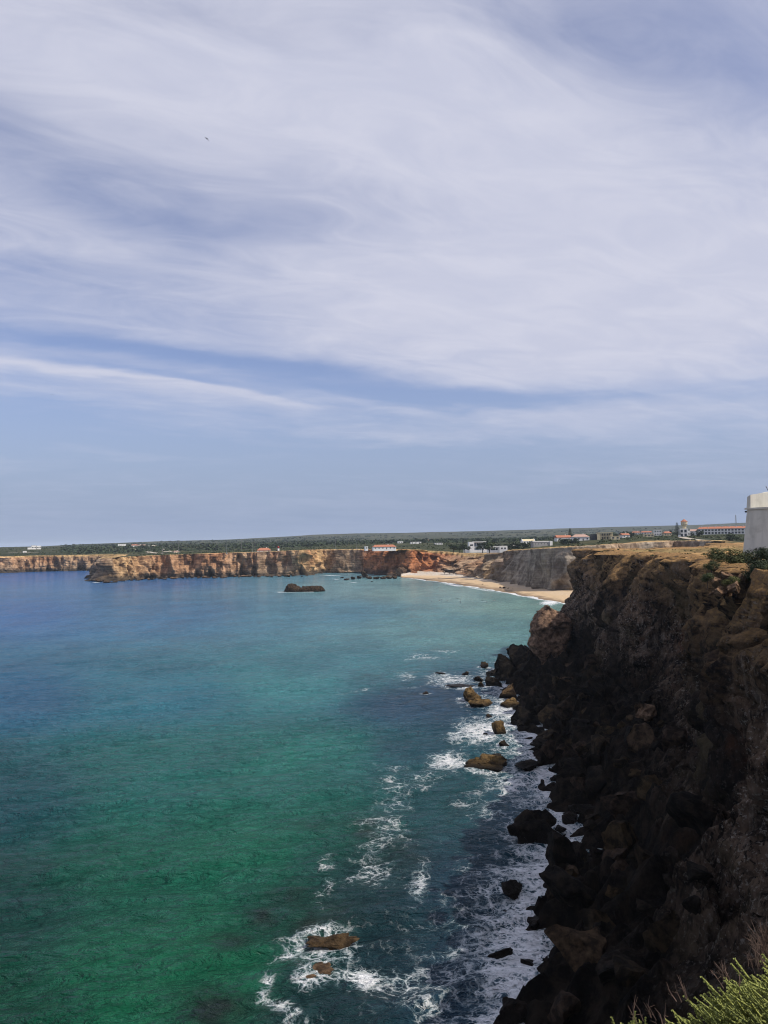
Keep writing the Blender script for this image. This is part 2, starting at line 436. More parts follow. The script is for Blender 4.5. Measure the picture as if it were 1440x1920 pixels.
def m_sand():
    m, nt, bs = mat_new('beach_sand')
    p = geo_pos(nt)
    at_ = nt.n.new('ShaderNodeAttribute'); at_.attribute_name = 'up'      # 0 at the water, 1 at the cliff foot
    n = nt.noise(p, 0.12, 6, 0.6); f = nt.noise(p, 0.9, 6, 0.75); st = nt.noise(p, 0.35, 3, 0.6)
    u = nt.math('MULTIPLY_ADD', nt.math('SUBTRACT', n, 0.5), 0.5, at_.outputs['Fac'])
    c = nt.mix(nt.smooth(u, 0.05, 0.26), (0.22, 0.15, 0.085), (0.50, 0.36, 0.21))
    peb = nt.mix(nt.smooth(f, 0.4, 0.6), (0.27, 0.24, 0.21), (0.62, 0.57, 0.50))
    peb = nt.mix(nt.smooth(st, 0.55, 0.62), peb, (0.45, 0.33, 0.20))
    at2 = nt.n.new('ShaderNodeAttribute'); at2.attribute_name = 'peb'
    c = nt.mix(nt.math('MULTIPLY', nt.smooth(u, 0.38, 0.62), at2.outputs['Fac']), c, peb)
    nt.l.new(c, bs.inputs['Base Color']); bs.inputs['Roughness'].default_value = 0.9
    bump(nt, bs, f, 0.6, 0.6)
    return m
def m_water():
    m, nt, bs = mat_new('sea_water')
    p = geo_pos(nt)
    at_ = nt.n.new('ShaderNodeAttribute'); at_.attribute_name = 'body'
    fo = nt.n.new('ShaderNodeAttribute'); fo.attribute_name = 'foam'
    mot = nt.noise(nt.scalev(p, (1, 0.6, 1)), 0.045, 6, 0.6, 0.5)
    body = nt.mix(1.0, at_.outputs['Color'], nt.mix(nt.smooth(mot, 0.35, 0.65), (0.82, 0.86, 0.88), (1.14, 1.12, 1.10)), 'MULTIPLY')
    # foam: lace of bubbles that thickens into white water
    wv = nt.vmath('SCALE', nt.vmath('SUBTRACT', nt.noise(p, 0.45, 4, 0.6, out=1), (0.5, 0.5, 0.5)), 3.0)
    q = nt.vmath('ADD', p, wv)
    def edge(scale):
        v = nt.n.new('ShaderNodeTexVoronoi'); v.feature = 'DISTANCE_TO_EDGE'; v.inputs['Scale'].default_value = scale
        nt.l.new(q, v.inputs['Vector']); return v.outputs['Distance']
    lace = nt.math('MAXIMUM', nt.smooth(edge(0.55), 0.0, 0.22, 1.0, 0.0), nt.math('MULTIPLY', nt.smooth(edge(1.5), 0.0, 0.26, 1.0, 0.0), 0.8))
    n1 = nt.noise(q, 0.22, 7, 0.68, 0.8); n2 = nt.noise(q, 1.3, 6, 0.7, 0.5)
    mask = fo.outputs['Fac']
    s = nt.math('MULTIPLY_ADD', nt.math('SUBTRACT', n1, 0.5), 1.5, mask)
    s = nt.math('MULTIPLY_ADD', nt.math('SUBTRACT', n2, 0.5), 0.55, s)
    s = nt.math('MULTIPLY_ADD', nt.math('SUBTRACT', lace, 0.5), 0.55, s)
    foam = nt.math('MULTIPLY', nt.smooth(s, 0.42, 1.02), nt.smooth(mask, 0.02, 0.16))
    milk = nt.math('MULTIPLY', nt.smooth(s, 0.20, 0.85), nt.smooth(mask, 0.05, 0.5))
    body = nt.mix(nt.math('MULTIPLY', milk, 0.62), body, (0.24, 0.36, 0.40))
    nt.l.new(nt.mix(nt.math('MULTIPLY', foam, 0.95), body, (0.90, 0.91, 0.92)), bs.inputs['Base Color'])
    nt.l.new(nt.math('MULTIPLY_ADD', foam, 0.58, 0.17), bs.inputs['Roughness'])
    bs.inputs['IOR'].default_value = 1.33
    bs.inputs['Specular IOR Level'].default_value = 0.22
    # ripples on top of the modelled waves
    w1 = nt.noise(nt.scalev(p, (0.55, 1.0, 1)), 0.55, 5, 0.62, 0.6)
    w2 = nt.noise(nt.scalev(p, (0.42, 1.0, 1)), 1.7, 4, 0.6, 0.4)
    n = bump(nt, None, nt.math('ADD', w1, nt.math('MULTIPLY', w2, 0.42)), 1.0, 3.0)
    bump(nt, bs, foam, 0.5, 0.25, n)
    return m
def m_leaf(name, ca, cb, trans=0.25):
    m, nt, bs = mat_new(name)
    p = geo_pos(nt); oi = nt.n.new('ShaderNodeObjectInfo')
    n = nt.noise(p, 0.6, 3, 0.6); f = nt.noise(p, 9.0, 3, 0.6)
    k = nt.math('ADD', nt.math('MULTIPLY', n, 0.55), nt.math('MULTIPLY', f, 0.45))
    k = nt.math('MULTIPLY_ADD', nt.math('SUBTRACT', oi.outputs['Random'], 0.5), 0.25, k)
    nt.l.new(nt.mix(nt.smooth(k, 0.36, 0.64), ca, cb), bs.inputs['Base Color'])
    bs.inputs['Roughness'].default_value = 0.75; bs.inputs['Specular IOR Level'].default_value = 0.2
    return m

M = {}
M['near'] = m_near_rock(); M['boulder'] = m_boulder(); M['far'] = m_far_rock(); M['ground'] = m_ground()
M['sand'] = m_sand(); M['water'] = m_water()
M['scrub'] = m_leaf('scrub_leaves', (0.020, 0.032, 0.014), (0.060, 0.075, 0.030))
M['bush'] = m_leaf('bush_leaves', (0.045, 0.055, 0.020), (0.125, 0.125, 0.040))
M['tree'] = m_leaf('tree_leaves', (0.012, 0.022, 0.012), (0.040, 0.058, 0.026))
M['shoot'] = m_leaf('shoot_leaves', (0.07, 0.085, 0.022), (0.27, 0.29, 0.08))
M['twig'] = simple('dry_twig', (0.15, 0.10, 0.075), 0.9, 0.25, 14)
M['bark'] = simple('bark', (0.06, 0.045, 0.035), 0.9, 0.2, 3)
M['white'] = simple('white_render', (0.78, 0.77, 0.74), 0.8, 0.06, 0.25)
M['cream'] = simple('cream_render', (0.66, 0.56, 0.36), 0.8, 0.08, 0.25)
M['grey'] = simple('grey_render', (0.34, 0.33, 0.32), 0.85, 0.12, 0.25)
M['darkwall'] = simple('dark_cladding', (0.055, 0.060, 0.068), 0.8, 0.12, 0.4)
M['tile'] = simple('clay_tiles', (0.42, 0.17, 0.10), 0.85, 0.16, 0.9)
M['paletile'] = simple('faded_clay_tiles', (0.46, 0.30, 0.24), 0.85, 0.14, 0.9)
M['pane'] = simple('window_glass', (0.025, 0.032, 0.040), 0.12, 0.1, 1.0, spec=0.6)
M['bluepane'] = simple('sky_glass', (0.16, 0.20, 0.24), 0.1, 0.1, 1.0, spec=0.8)
M['metal'] = simple('galvanised_pole', (0.24, 0.24, 0.24), 0.6, 0.1, 1.0, metal=0.2)
M['redpaint'] = simple('red_paint', (0.42, 0.05, 0.04), 0.6, 0.1, 1.0)
M['road'] = simple('dusty_road', (0.42, 0.37, 0.30), 0.95, 0.15, 0.05)
M['wet'] = simple('wetsuit', (0.012, 0.013, 0.016), 0.5, 0.1, 6)
M['skin'] = simple('skin', (0.42, 0.24, 0.16), 0.6, 0.05, 6)
M['hair'] = simple('hair', (0.03, 0.02, 0.014), 0.7, 0.1, 9)
M['board'] = simple('board_white', (0.72, 0.72, 0.70), 0.35, 0.04, 3)
M['board2'] = simple('board_blue', (0.10, 0.16, 0.22), 0.35, 0.04, 3)
M['feather'] = simple('dark_feather', (0.02, 0.022, 0.028), 0.7, 0.15, 8)
M['wood'] = simple('weathered_wood', (0.07, 0.055, 0.045), 0.9, 0.2, 2)
def m_fort():
    m, nt, bs = mat_new('fort_plaster'); p = geo_pos(nt)
    n = nt.noise(nt.scalev(p, (1, 1, 0.12)), 0.9, 6, 0.6, 0.3); b = nt.noise(p, 0.35, 6, 0.65, 0.4)
    c = nt.mix(nt.smooth(n, 0.38, 0.66), (0.60, 0.58, 0.51), (0.49, 0.475, 0.42))
    c = nt.mix(nt.smooth(b, 0.52, 0.72, 0, 0.5), c, (0.30, 0.285, 0.24))
    nt.l.new(c, bs.inputs['Base Color']); bs.inputs['Roughness'].default_value = 0.92; bs.inputs['Specular IOR Level'].default_value = 0.1
    bump(nt, bs, nt.noise(p, 2.2, 6, 0.7), 0.4, 0.08)
    return m
M['fort'] = m_fort()

# ------------------------------------------------------------------ coast lines
# near cliff: rim x y z | foot of the wall x y z | water's edge x y   (walking away from the camera, sea on the left)
NEAR = np.array([
    (-60, -30, 37.5, -58, -20, 8, -56, -8), (-14, -7, 37.8, -12, 4, 10, -10, 16), (-3, 0.4, 38.0, -2, 10, 12, -1, 26),
    (0.6, 1.6, 37.5, 3, 13, 13, 3, 33), (2.2, 3.0, 36.8, 5, 15, 13, 4.5, 38), (4.6, 4.6, 36.8, 8, 18, 13, 6, 43),
    (9, 8, 37, 13, 21, 13, 9, 50), (17, 15, 37, 19, 29, 13, 11, 57), (24, 28, 36.9, 24.5, 42, 13, 13, 64),
    (29, 44, 36.8, 26.8, 53, 13, 15, 74), (31.5, 58, 36.6, 27.8, 60, 12, 17.5, 84), (33, 72, 36.4, 30, 69, 11, 20.5, 91),
    (33.8, 82, 36.2, 32.6, 77, 10, 24, 98), (39, 95, 36.2, 38, 91, 10, 27, 108), (44.5, 108, 36.2, 43, 105, 10, 28.5, 120),
    (48, 123, 36, 46.5, 121, 9.5, 29, 135), (51, 138, 35.8, 49, 136, 9, 31, 150), (54.5, 165, 35.8, 51, 162, 8, 33, 175),
    (58.5, 200, 35.9, 55, 198, 7, 34.5, 205), (62.5, 235, 36, 58.5, 233, 6, 37, 238), (66, 260, 36, 61, 258, 6, 44, 262),
    (76, 280, 35.6, 72, 286, 4, 66, 300), (100, 300, 35.3, 98, 308, 3, 95, 322), (130, 330, 35.2, 126, 338, 2, 122, 350),
    (165, 380, 35.2, 158, 386, 2, 152, 392), (195, 450, 35.3, 188, 455, 2, 182, 458), (215, 510, 35.5, 208, 514, 2, 202, 516)], float)
NEAR[(NEAR[:, 7] > 60) & (NEAR[:, 7] < 215), 6] -= 2.6
# far coast: photo column and row of the foot | its level | row of the rim | setback of the rim | rock tint
OC, RD, GR, YE, SH, TN = (.42, .265, .165), (.42, .185, .09), (.28, .255, .225), (.48, .34, .19), (.34, .26, .19), (.39, .29, .205)
FARL = [(-190, 1080, -1, 1051, 8, OC), (-60, 1077.5, -1, 1047.5, 7, OC), (0, 1076, -1, 1046, 7, TN), (60, 1073.5, -1, 1045, 6, OC), (120, 1072, -1, 1044.5, 6, TN),
        (180, 1070.5, -1, 1044, 6, TN), (214, 1071.5, -1, 1043.5, 7, TN), (204, 1076, -1, 1044, 8, TN), (186, 1082, -1, 1045.5, 10, SH),
        (175, 1087, -1, 1049, 12, GR), (188, 1091, -1, 1047, 10, SH), (230, 1089.5, -1, 1044.5, 9, YE), (300, 1086, -1, 1041.5, 8, OC), (360, 1084.5, -1, 1039.5, 8, OC),
        (420, 1083, -1, 1037, 8, OC), (480, 1081.5, -1, 1036, 7, SH), (540, 1081, -1, 1033, 7, TN), (574, 1080.5, -1, 1031.5, 9, YE), (594, 1077.5, -1, 1031, 13, YE),
        (614, 1075, -1, 1031, 13, YE), (632, 1073, 1, 1031, 8, SH), (668, 1072.5, 1, 1031, 5, SH), (688, 1074, 0, 1030.5, 6, RD), (695, 1077, -1, 1030, 6, RD), (708, 1079, -1, 1030, 8, RD),
        (735, 1080.5, -1, 1029.5, 11, RD), (757, 1080, -1, 1030.5, 16, RD), (769, 1079, 1, 1032, 20, RD), (790, 1075, 2, 1034, 26, RD), (812, 1073, 2.5, 1037, 28, RD), (835, 1072.5, 3, 1044, 38, TN),
        (858, 1074, 3, 1045, 44, TN), (872, 1077, 3, 1043, 34, OC), (884, 1081, 3, 1041, 22, TN), (900, 1082.5, 3, 1038.5, 18, GR), (921, 1084, 3, 1035, 20, YE), (929, 1087, 3, 1034, 14, GR),
        (950, 1091, 3, 1032, 13, GR), (975, 1097, 3, 1030.5, 10, GR), (1000, 1103, 3, 1029.5, 7, GR), (1030, 1105.5, 3, 1028.2, 6, GR), (1060, 1107, 3, 1027, 6, GR), (1088, 1107, 3, 1025.2, 6, GR),
        (1130, 1103.5, 3, 1023, 7, GR), (1180, 1094, 3, 1019.8, 8, SH), (1230, 1084, 3, 1017, 8, GR), (1272, 1080, 3, 1014.8, 9, SH), (1303, 1083, 3, 1014.5, 9, GR), (1312, 1092, 3, 1015.5, 9, GR)]
fp = np.array([W(a[0], a[1], a[2]) for a in FARL])
tg = np.gradient(fp[:, :2], axis=0); tg /= np.linalg.norm(tg, axis=1)[:, None]
inl = np.stack([-tg[:, 1], tg[:, 0]], 1)                       # inland is on the left, walking to the right
frim = np.zeros_like(fp)
for i, a in enumerate(FARL):
    frim[i, :2] = fp[i, :2] + inl[i] * a[4]
    X, Y = frim[i, :2]; r = ray(a[0], a[3]); px = 720 + X / Y * FPX
    frim[i, 2] = 40 - (a[3] - yh(px)) * Y / FPX
FTINT = np.array([a[5] for a in FARL])

# land outline
LAND = np.concatenate([frim[:, :2], NEAR[::-1, 0:2], [(-60, -400), (20000, -400), (20000, 30000), (-20000, 30000), (-20000, frim[0, 1] + 200), (frim[0, 0] - 300, frim[0, 1] + 120)]])
COAST = np.concatenate([frim[:, :2], NEAR[::-1, 0:2]])
def inside(P, poly=LAND):
    x, y = P[:, 0], P[:, 1]; c = np.zeros(len(P), bool)
    for i in range(len(poly)):
        x0, y0 = poly[i - 1]; x1, y1 = poly[i]
        if y0 == y1: continue
        m = ((y0 > y) != (y1 > y)) & (x < (x1 - x0) * (y - y0) / (y1 - y0) + x0)
        c ^= m
    return c
def dist_line(P, L):
    best = np.full(len(P), 1e9)
    for i in range(len(L) - 1):
        a, b = L[i], L[i + 1]; ab = b - a; k = max(ab @ ab, 1e-9)
        t = np.clip(((P - a) @ ab) / k, 0, 1)
        best = np.minimum(best, np.linalg.norm(P - a - t[:, None] * ab, axis=1))
    return best

# ------------------------------------------------------------------ terrain height
# buildings: photo columns, row of the roof and of the foot, depth; the ground passes through their feet
BLD = {}
def spot(key, x0, x1, yt, yb, Y):
    p = at((x0 + x1) / 2, yb, Y); BLD[key] = dict(p=p, w=(x1 - x0) / FPX * Y, h=(yb - yt) / FPX * Y, Y=Y)
for a in [('villa', 872, 916, 1010, 1026.5, 780), ('lowwhite', 914, 951, 1020, 1028.5, 745), ('gable', 980, 1003, 1004, 1012.5, 900), ('shed', 1000, 1036, 1010.5, 1020, 770),
          ('redwhite', 1044, 1072, 1000, 1010.5, 860), ('pinkhip', 1074, 1105, 1001, 1013, 800), ('cream', 1109, 1149, 998, 1010.5, 800), ('creamlow', 1146, 1162, 1002.5, 1009, 770),
          ('smallred', 1167, 1181, 998, 1006, 850), ('flatcream', 1208, 1226, 1001, 1006.5, 860), ('tower', 1275, 1294, 990.5, 1006.5, 900), ('hotel', 1312, 1398, 988, 1001, 960),
          ('block', 1227, 1240, 993.5, 1004, 1050), ('pinkhouse', 1246, 1259, 996, 1004, 1000), ('farred', 1186, 1200, 996, 1001.5, 1250), ('farred2', 1203, 1222, 995, 1001, 1300),
          ('whitefar', 53, 76, 1028.5, 1035.5, 1750), ('whitesmall', 44, 49.5, 1038.2, 1041.3, 1500), ('longwhite', 222, 236, 1023.5, 1027, 2200),
          ('farm', 247, 258, 1027.5, 1032, 1900), ('farm2', 258, 267, 1027, 1030, 2000), ('redhip', 482, 508, 1028, 1035.5, 985), ('beacon', 519.5, 524.5, 1024, 1033, 1010),
          ('longred', 700, 743, 1018, 1026.5, 905), ('fw1', 746, 756, 1016.5, 1020, 1400), ('fw2', 770, 790, 1018, 1021.5, 1350), ('fw3', 798, 806, 1014.5, 1017, 1700), ('fw4', 816, 830, 1019, 1022, 1200),
          ('hut', 685, 690, 1023, 1027.5, 930), ('farm3', 268, 274, 1027.5, 1030.5, 2000), ('farm4', 272, 281, 1030, 1033, 1800), ('farm5', 327, 336, 1034.5, 1038.5, 1250)]:
    spot(*a)
CTRL = [tuple(r) for r in frim] + [(r[0], r[1], r[2]) for r in NEAR] + [tuple(b['p']) for b in BLD.values()]
CTRL += [(90, 60, 37.2), (60, 30, 37.2), (54, 117, 37.0), (66, 110, 37.2), (80, 160, 36.6), (100, 220, 36.2), (130, 260, 36), (180, 320, 36), (260, 420, 36), (320, 560, 36.2), (350, 700, 36.3), (140, 100, 37.5)]
CTRL = np.array(CTRL)
HX = np.array([-1, 0, 150, 200, 300, 480, 600, 860, 1080, 1390, 1441]) - 720
HE = np.array([-1.0, -0.8, 0.6, 2.2, 5.5, 9.5, 14.5, 16.5, 18.5, 23.5, 24.5])
def terrain(P):
    """height of the land at P[:, (x, y)]"""
    x, y = P[:, 0], P[:, 1]
    num = np.zeros(len(P)); den = np.zeros(len(P))
    for cx, cy, cz in CTRL:
        w = 1.0 / ((x - cx) ** 2 + (y - cy) ** 2 + (12 + 0.02 * cy) ** 2) ** 1.5
        num += w * cz; den += w
    near = num / den
    # rolling land far inland: a line of low hills 6 km off, higher to the east
    q = np.stack([x, y, np.zeros_like(x)], -1)
    ridge = np.interp(x / 6000 * FPX, HX, HE) * 6000 / FPX
    plain = 36 + np.clip(ridge, 0, None) * 0.10
    far = plain + (40 + ridge - plain) * sstep(y, 2600, 6000) + fbm(q, 1 / 900., 4, seed=5) * 9 * sstep(y, 1500, 4000)
    far = far - np.clip((y - 6200) / 1000, 0, None) ** 1.0 * 30
    k = sstep(y, 950, 2400)
    z = near * (1 - k) + far * k
    z = z + fbm(q, 1 / 60., 4, seed=9) * 0.5 * sstep(y, 40, 160)
    return z
for b in BLD.values(): b['p'][2] = terrain(b['p'][None, :2])[0]

# ------------------------------------------------------------------ cliff sheets
def resample(A, ds, ref, smooth=3):
    """rows of control values -> even steps along the path ref"""
    s = np.concatenate([[0], np.cumsum(np.linalg.norm(np.diff(ref, axis=0), axis=1))])
    u = np.arange(0, s[-1], ds)
    out = np.stack([np.interp(u, s, A[:, k]) for k in range(A.shape[1])], 1)
    if smooth > 1:
        w = int(smooth) | 1; pad = w // 2
        ext = np.concatenate([np.repeat(out[:1], pad, 0), out, np.repeat(out[-1:], pad, 0)])
        out = np.stack([np.convolve(ext[:, k], np.ones(w) / w, 'valid') for k in range(out.shape[1])], 1)
    return out, u
def sheet(rim, toe, sea, nt, disp, inland, lift=0.25):
    """wall from toe to rim, pushed in and out by disp(P, t), with a lip running inland"""
    ns = len(rim)
    mid = (rim[:, :2] + toe[:, :2]) / 2
    t = np.gradient(mid, axis=0)
    k = 9; ext = np.concatenate([np.repeat(t[:1], k // 2, 0), t, np.repeat(t[-1:], k // 2, 0)])
    t = np.stack([np.convolve(ext[:, i], np.ones(k) / k, 'valid') for i in (0, 1)], 1)
    t /= np.linalg.norm(t, axis=1)[:, None] + 1e-9
    n = np.stack([-t[:, 1], t[:, 0]], 1) * sea
    tt = np.linspace(0, 1, nt)
    P = toe[:, None, :] + (rim - toe)[:, None, :] * tt[None, :, None]
    d = disp(P, tt[None, :] * np.ones((ns, 1)))
    P[..., :2] += n[:, None, :] * d[..., None]
    rows = [P]
    for i, di in enumerate(inland):
        Q = np.zeros((ns, 1, 3))
        Q[:, 0, :2] = rim[:, :2] - n * di + n * (d[:, -1] * max(0, 1 - di / 6.0))[:, None]
        z = terrain(Q[:, 0, :2])
        nz = fbm(np.concatenate([Q[:, 0, :2], z[:, None]], 1), 0.35, 4, seed=3) * 0.5
        k = min(1, di / 2.5)
        Q[:, 0, 2] = (rim[:, 2] + 0.3) * (1 - k) + (z + lift) * k + nz
        if i == len(inland) - 2: Q[:, 0, 2] = z + 0.05
        if i == len(inland) - 1: Q[:, 0, 2] = z - 1.5
        rows.append(Q)
    return np.concatenate(rows, 1), n

def near_disp(P, t):
    q = P * np.array([1, 1, .45])
    e = sstep(t, 0, .12)
    d = 5.0 * (ridged(q, 1 / 30., 3, .5, 23) - .62) * (1 - .4 * t) + 3.2 * (ridged(q, 1 / 13., 3, .5, 21) - .62) * (1 - .3 * t)
    wp = P + np.stack([fbm(P, .12, 2, seed=k) for k in (8, 9, 10)], -1) * 1.6
    f, e_ = facets(wp, (.105, .105, .060), 4, 1.5, 11); d += f * 3.6 - 1.1 * (1 - sstep(e_, 0, .10))
    f, e_ = facets(wp, (.27, .27, .15), 14, 1.4, 13); d += f * 1.9 - .65 * (1 - sstep(e_, 0, .12))
    f, e_ = facets(P, (.75, .75, .50), 24, 1.2, 8); d += f * .62 - .25 * (1 - sstep(e_, 0, .15))
    d += .22 * fbm(P, .9, 3, .55, 31)
    # the black hollow under the rim of the cove, and the bulge of the far point
    cv = np.exp(-(((P[..., 1] - 134) / 20) ** 2)) * np.exp(-(((P[..., 2] - 24) / 9) ** 2))
    d -= 11.0 * cv
    d -= 7.0 * sstep(P[..., 2], 23, 35) * np.exp(-((P[..., 1] - 228 - .4 * (P[..., 2] - 30)) / 11) ** 2)
    d -= 4.0 * sstep(P[..., 2], 27, 36) * np.exp(-((P[..., 1] - 178) / 6) ** 2)
    d += 2.6 * np.exp(-(((P[..., 1] - 252) / 12) ** 2)) * np.exp(-(((P[..., 2] - 14) / 9) ** 2))
    return d * (.35 + .65 * e) * sstep(P[..., 1], 10, 42)
nr, _u = resample(NEAR, 0.32, (NEAR[:, 0:2] + NEAR[:, 3:5]) / 2, 9)
keep = nr[:, 1] > -12
nr = nr[keep]
NW, NWN = sheet(nr[:, 0:3], nr[:, 3:6], +1, 104, near_disp, [.5, 1.1, 1.9, 2.9, 4, 5.5, 7.5, 9.5, 11])
ns, ntv = NW.shape[:2]
def near_shape(V, amt=.18):
    return V + np.stack([fbm(V, 1.4, 3, seed=s) for s in (51, 52, 53)], -1) * amt
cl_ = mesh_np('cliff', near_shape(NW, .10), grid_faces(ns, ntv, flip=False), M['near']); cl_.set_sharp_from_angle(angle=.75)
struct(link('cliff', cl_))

# the slope of broken rock under the wall
def talus():
    wt, toe = nr[:, 6:8], nr[:, 3:6]
    k = 76; tt = np.linspace(-.22, 1.12, k)
    P = np.zeros((len(nr), k, 3))
    P[..., 0] = wt[:, None, 0] + (toe[:, None, 0] - wt[:, None, 0]) * tt; P[..., 1] = wt[:, None, 1] + (toe[:, None, 1] - wt[:, None, 1]) * tt
    prof = np.where(tt < 0, tt * 9, np.clip(tt, 0, 1) ** 1.25)
    P[..., 2] = np.where(tt[None] < 0, tt[None] * 9, (toe[:, None, 2] + 1.5) * np.clip(tt, 0, 1.2)[None] ** 1.25)
    q = P.copy(); q[..., 2] = 0
    wq = P + np.stack([fbm(P, .2, 2, seed=k_) for k_ in (70, 73, 74)], -1) * 1.2
    lw = np.where(tt < .04, .3, 1.0)[None]
    f, e_ = facets(wq * np.array([1, 1, .5]), (.20, .20, .20), 71, 1.1, 14); P[..., 2] += (f * 2.9 - .9 * (1 - sstep(e_, 0, .22)) + .3) * lw
    f, e_ = facets(wq * np.array([1, 1, .5]), (.50, .50, .50), 75, 1.1, 11); P[..., 2] += (f * 1.2 - .45 * (1 - sstep(e_, 0, .2))) * lw
    P[..., 2] += fbm(q, .5, 3, .5, 72) * .25
    sh = fbm(q, .12, 2, seed=77) * 2.5
    P[..., 0] += sh
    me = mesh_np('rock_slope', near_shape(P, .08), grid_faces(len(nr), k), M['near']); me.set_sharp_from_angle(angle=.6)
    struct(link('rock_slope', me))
    return P
TAL = talus()

# far coast
def far_disp(P, t):
    q = P * np.array([1, 1, .22])
    d = 15.0 * (ridged(q, 1 / 36., 2, .5, 121) - .62) * (1 - .35 * t)
    bb = ridged(q + 40, 1 / 15., 2, .5, 127) - .55
    d += 9.0 * np.tanh(bb * 3.2) * .7 * (1 - .3 * t) * (.4 + 1.2 * sstep(fbm(P * np.array([1, 1, 0]), 1 / 70., 2, seed=129), -.25, .3))
    st = P[..., 2] * .34 + fbm(P, 1 / 45., 2, seed=131) * 1.2
    fr = st - np.floor(st)
    d += .45 * (sstep(fr, .0, .25) - sstep(fr, .6, 1.0)) + .5 * (perlin(np.stack([np.floor(st) * 3.3, st * 0, st * 0], -1), 5))
    f, e_ = facets(P, (.045, .045, .035), 140, 1.6); d += f * 7.0
    f, e_ = facets(P, (.13, .13, .11), 141, 1.4, 10); d += f * 3.0 - .9 * (1 - sstep(e_, 0, .15))
    cave = sstep(fbm(P * np.array([1, 1, .3]), 1 / 20., 3, seed=145), .12, .4); d -= 6.0 * cave * (1 - sstep(P[..., 2], 8, 18))
    d += .7 * fbm(P, .35, 3, .55, 151)
    # fallen ledges and platforms at the foot
    d += 4.0 * np.exp(-(P[..., 2] / 2.2) ** 2) * (.4 + fbm(P * np.array([1, 1, 0]), 1 / 12., 3, seed=161))
    return d
fmid = (frim[:, :2] + fp[:, :2]) / 2
stack = np.concatenate([frim, fp, FTINT, np.array([[1.0 if a[2] < 1 else 0.0, 1.0 if (a[0] > 940 or 630 <= a[0] <= 690) else 0.0] for a in FARL])], 1)
# keep only what the photograph can see of it, at about one sample per metre
fr_, _ = resample(stack, 0.95, fmid, 7)
calm = fr_[:, 10]
def far_disp2(P, t):
    return far_disp(P, t) * (1 - .62 * calm[:, None])
FW, FN = sheet(fr_[:, 0:3], fr_[:, 3:6], -1, 46, far_disp2, [1, 2.2, 4, 6.5, 9, 12, 15, 18], lift=.3)
fs, ft = FW.shape[:2]
tint = np.repeat(fr_[:, None, 6:9], ft, 1)
tn = fbm(FW * np.array([1, 1, .4]), 1 / 22., 4, seed=171)
hgt = np.clip((FW[..., 2] - 2) / 28, 0, 1.2)
tint = tint * (1 + .25 * tn[..., None])
rust = np.clip(fbm(FW * np.array([1, 1, .25]), 1 / 30., 4, seed=181) * 1.6 + .25, 0, 1) * sstep(hgt, .15, .7) * (1 - calm[:, None])
tint = tint * (1 - .55 * rust[..., None]) + np.array(RD) * .55 * rust[..., None]
pale = (1 - sstep(hgt, .1, .6)) * np.clip(.35 + tn, 0, 1) * .45
tint = tint * (1 - pale[..., None]) + np.array((.36, .32, .26)) * pale[..., None]
topc = np.array((.43, .32, .17)) * (1 + .3 * tn[:, 46:, None])
tint[:, 46:] = topc
struct(link('sea_cliff', mesh_np('sea_cliff', FW + np.stack([fbm(FW, .5, 3, seed=s) for s in (191, 192, 193)], -1) * .5,
       grid_faces(fs, ft, flip=True), M['far'], colors={'tint': tint.reshape(-1, 3)}, attrs={'wet': np.repeat(fr_[:, 9:10], ft, 1)})))

# plateau and hinterland
def land_tint(P):
    x, y, z = P[:, 0], P[:, 1], P[:, 2]
    d = dist_line(P[:, :2], COAST)
    q = np.stack([x, y, 0 * x], 1)
    n = fbm(q, 1 / 55., 4, seed=201); n2 = fbm(q, 1 / 420., 4, seed=203)
    crust = np.array((.36, .24, .115)); green = np.array((.040, .052, .026)); dry = np.array((.13, .115, .06)); field = np.array((.070, .078, .050))
    nearp = (y < 560) & (x < 1000)
    edge = np.where(nearp, 260, np.where(x > 60, 16, 13))
    k = sstep(d + n * edge * .8, edge * .45, edge * 1.25)
    c = crust[None] * (1 - k[:, None]) + green[None] * k[:, None]
    g = np.clip(n * 1.1 + .1, 0, 1) * k * .55
    c = c * (1 - g[:, None]) + dry * g[:, None]
    f = sstep(n2, .12, .3) * sstep(y, 2600, 4200) * .8
    c = c * (1 - f[:, None]) + field * f[:, None]
    return c
def land_sheet(name, X, Y, inset, kind='structure'):
    P = np.stack([X, Y, np.zeros_like(X)], -1); sh = P.shape[:2]; P = P.reshape(-1, 3)
    P[:, 2] = terrain(P[:, :2])
    ok = inside(P)
    nearc = P[:, 1] < 1700
    d = np.full(len(P), 1e9); d[nearc] = dist_line(P[nearc, :2], COAST)
    lim = np.where(P[:, 1] > 560, inset, 3.0)
    ok &= d > lim
    okg = ok.reshape(sh); m = okg[:-1, :-1] & okg[1:, :-1] & okg[1:, 1:] & okg[:-1, 1:]
    q = np.stack([P[:, 0], P[:, 1], 0 * P[:, 0]], 1)
    rough = np.where(P[:, 1] < 560, .35, 0)
    P[:, 2] += fbm(q, .12, 4, seed=211) * rough
    f1, f2, idv = worley(q * np.array([.10, .16, 1]), 215)
    P[:, 2] += rough * (idv - .5) * 1.1 * sstep(P[:, 1], 60, 110)
    return struct(link(name, mesh_np(name, P, grid_faces(*sh, mask=m), M['ground'], colors={'tint': land_tint(P)})), kind)
gx, gy = np.meshgrid(np.arange(-20, 150, 1.5), np.arange(-40, 81, 1.5), indexing='ij')
land_sheet('clifftop_ground', gx, gy, 3)
yy = 80.0 * np.exp(np.arange(0, 5.05, .0085)); uu = np.concatenate([np.linspace(-1.6, -.72, 12), np.linspace(-.70, .70, 430), np.linspace(.73, 2.2, 24)])
gu, gy = np.meshgrid(uu, yy, indexing='ij')
land_sheet('plateau', gu * gy, gy, 9)

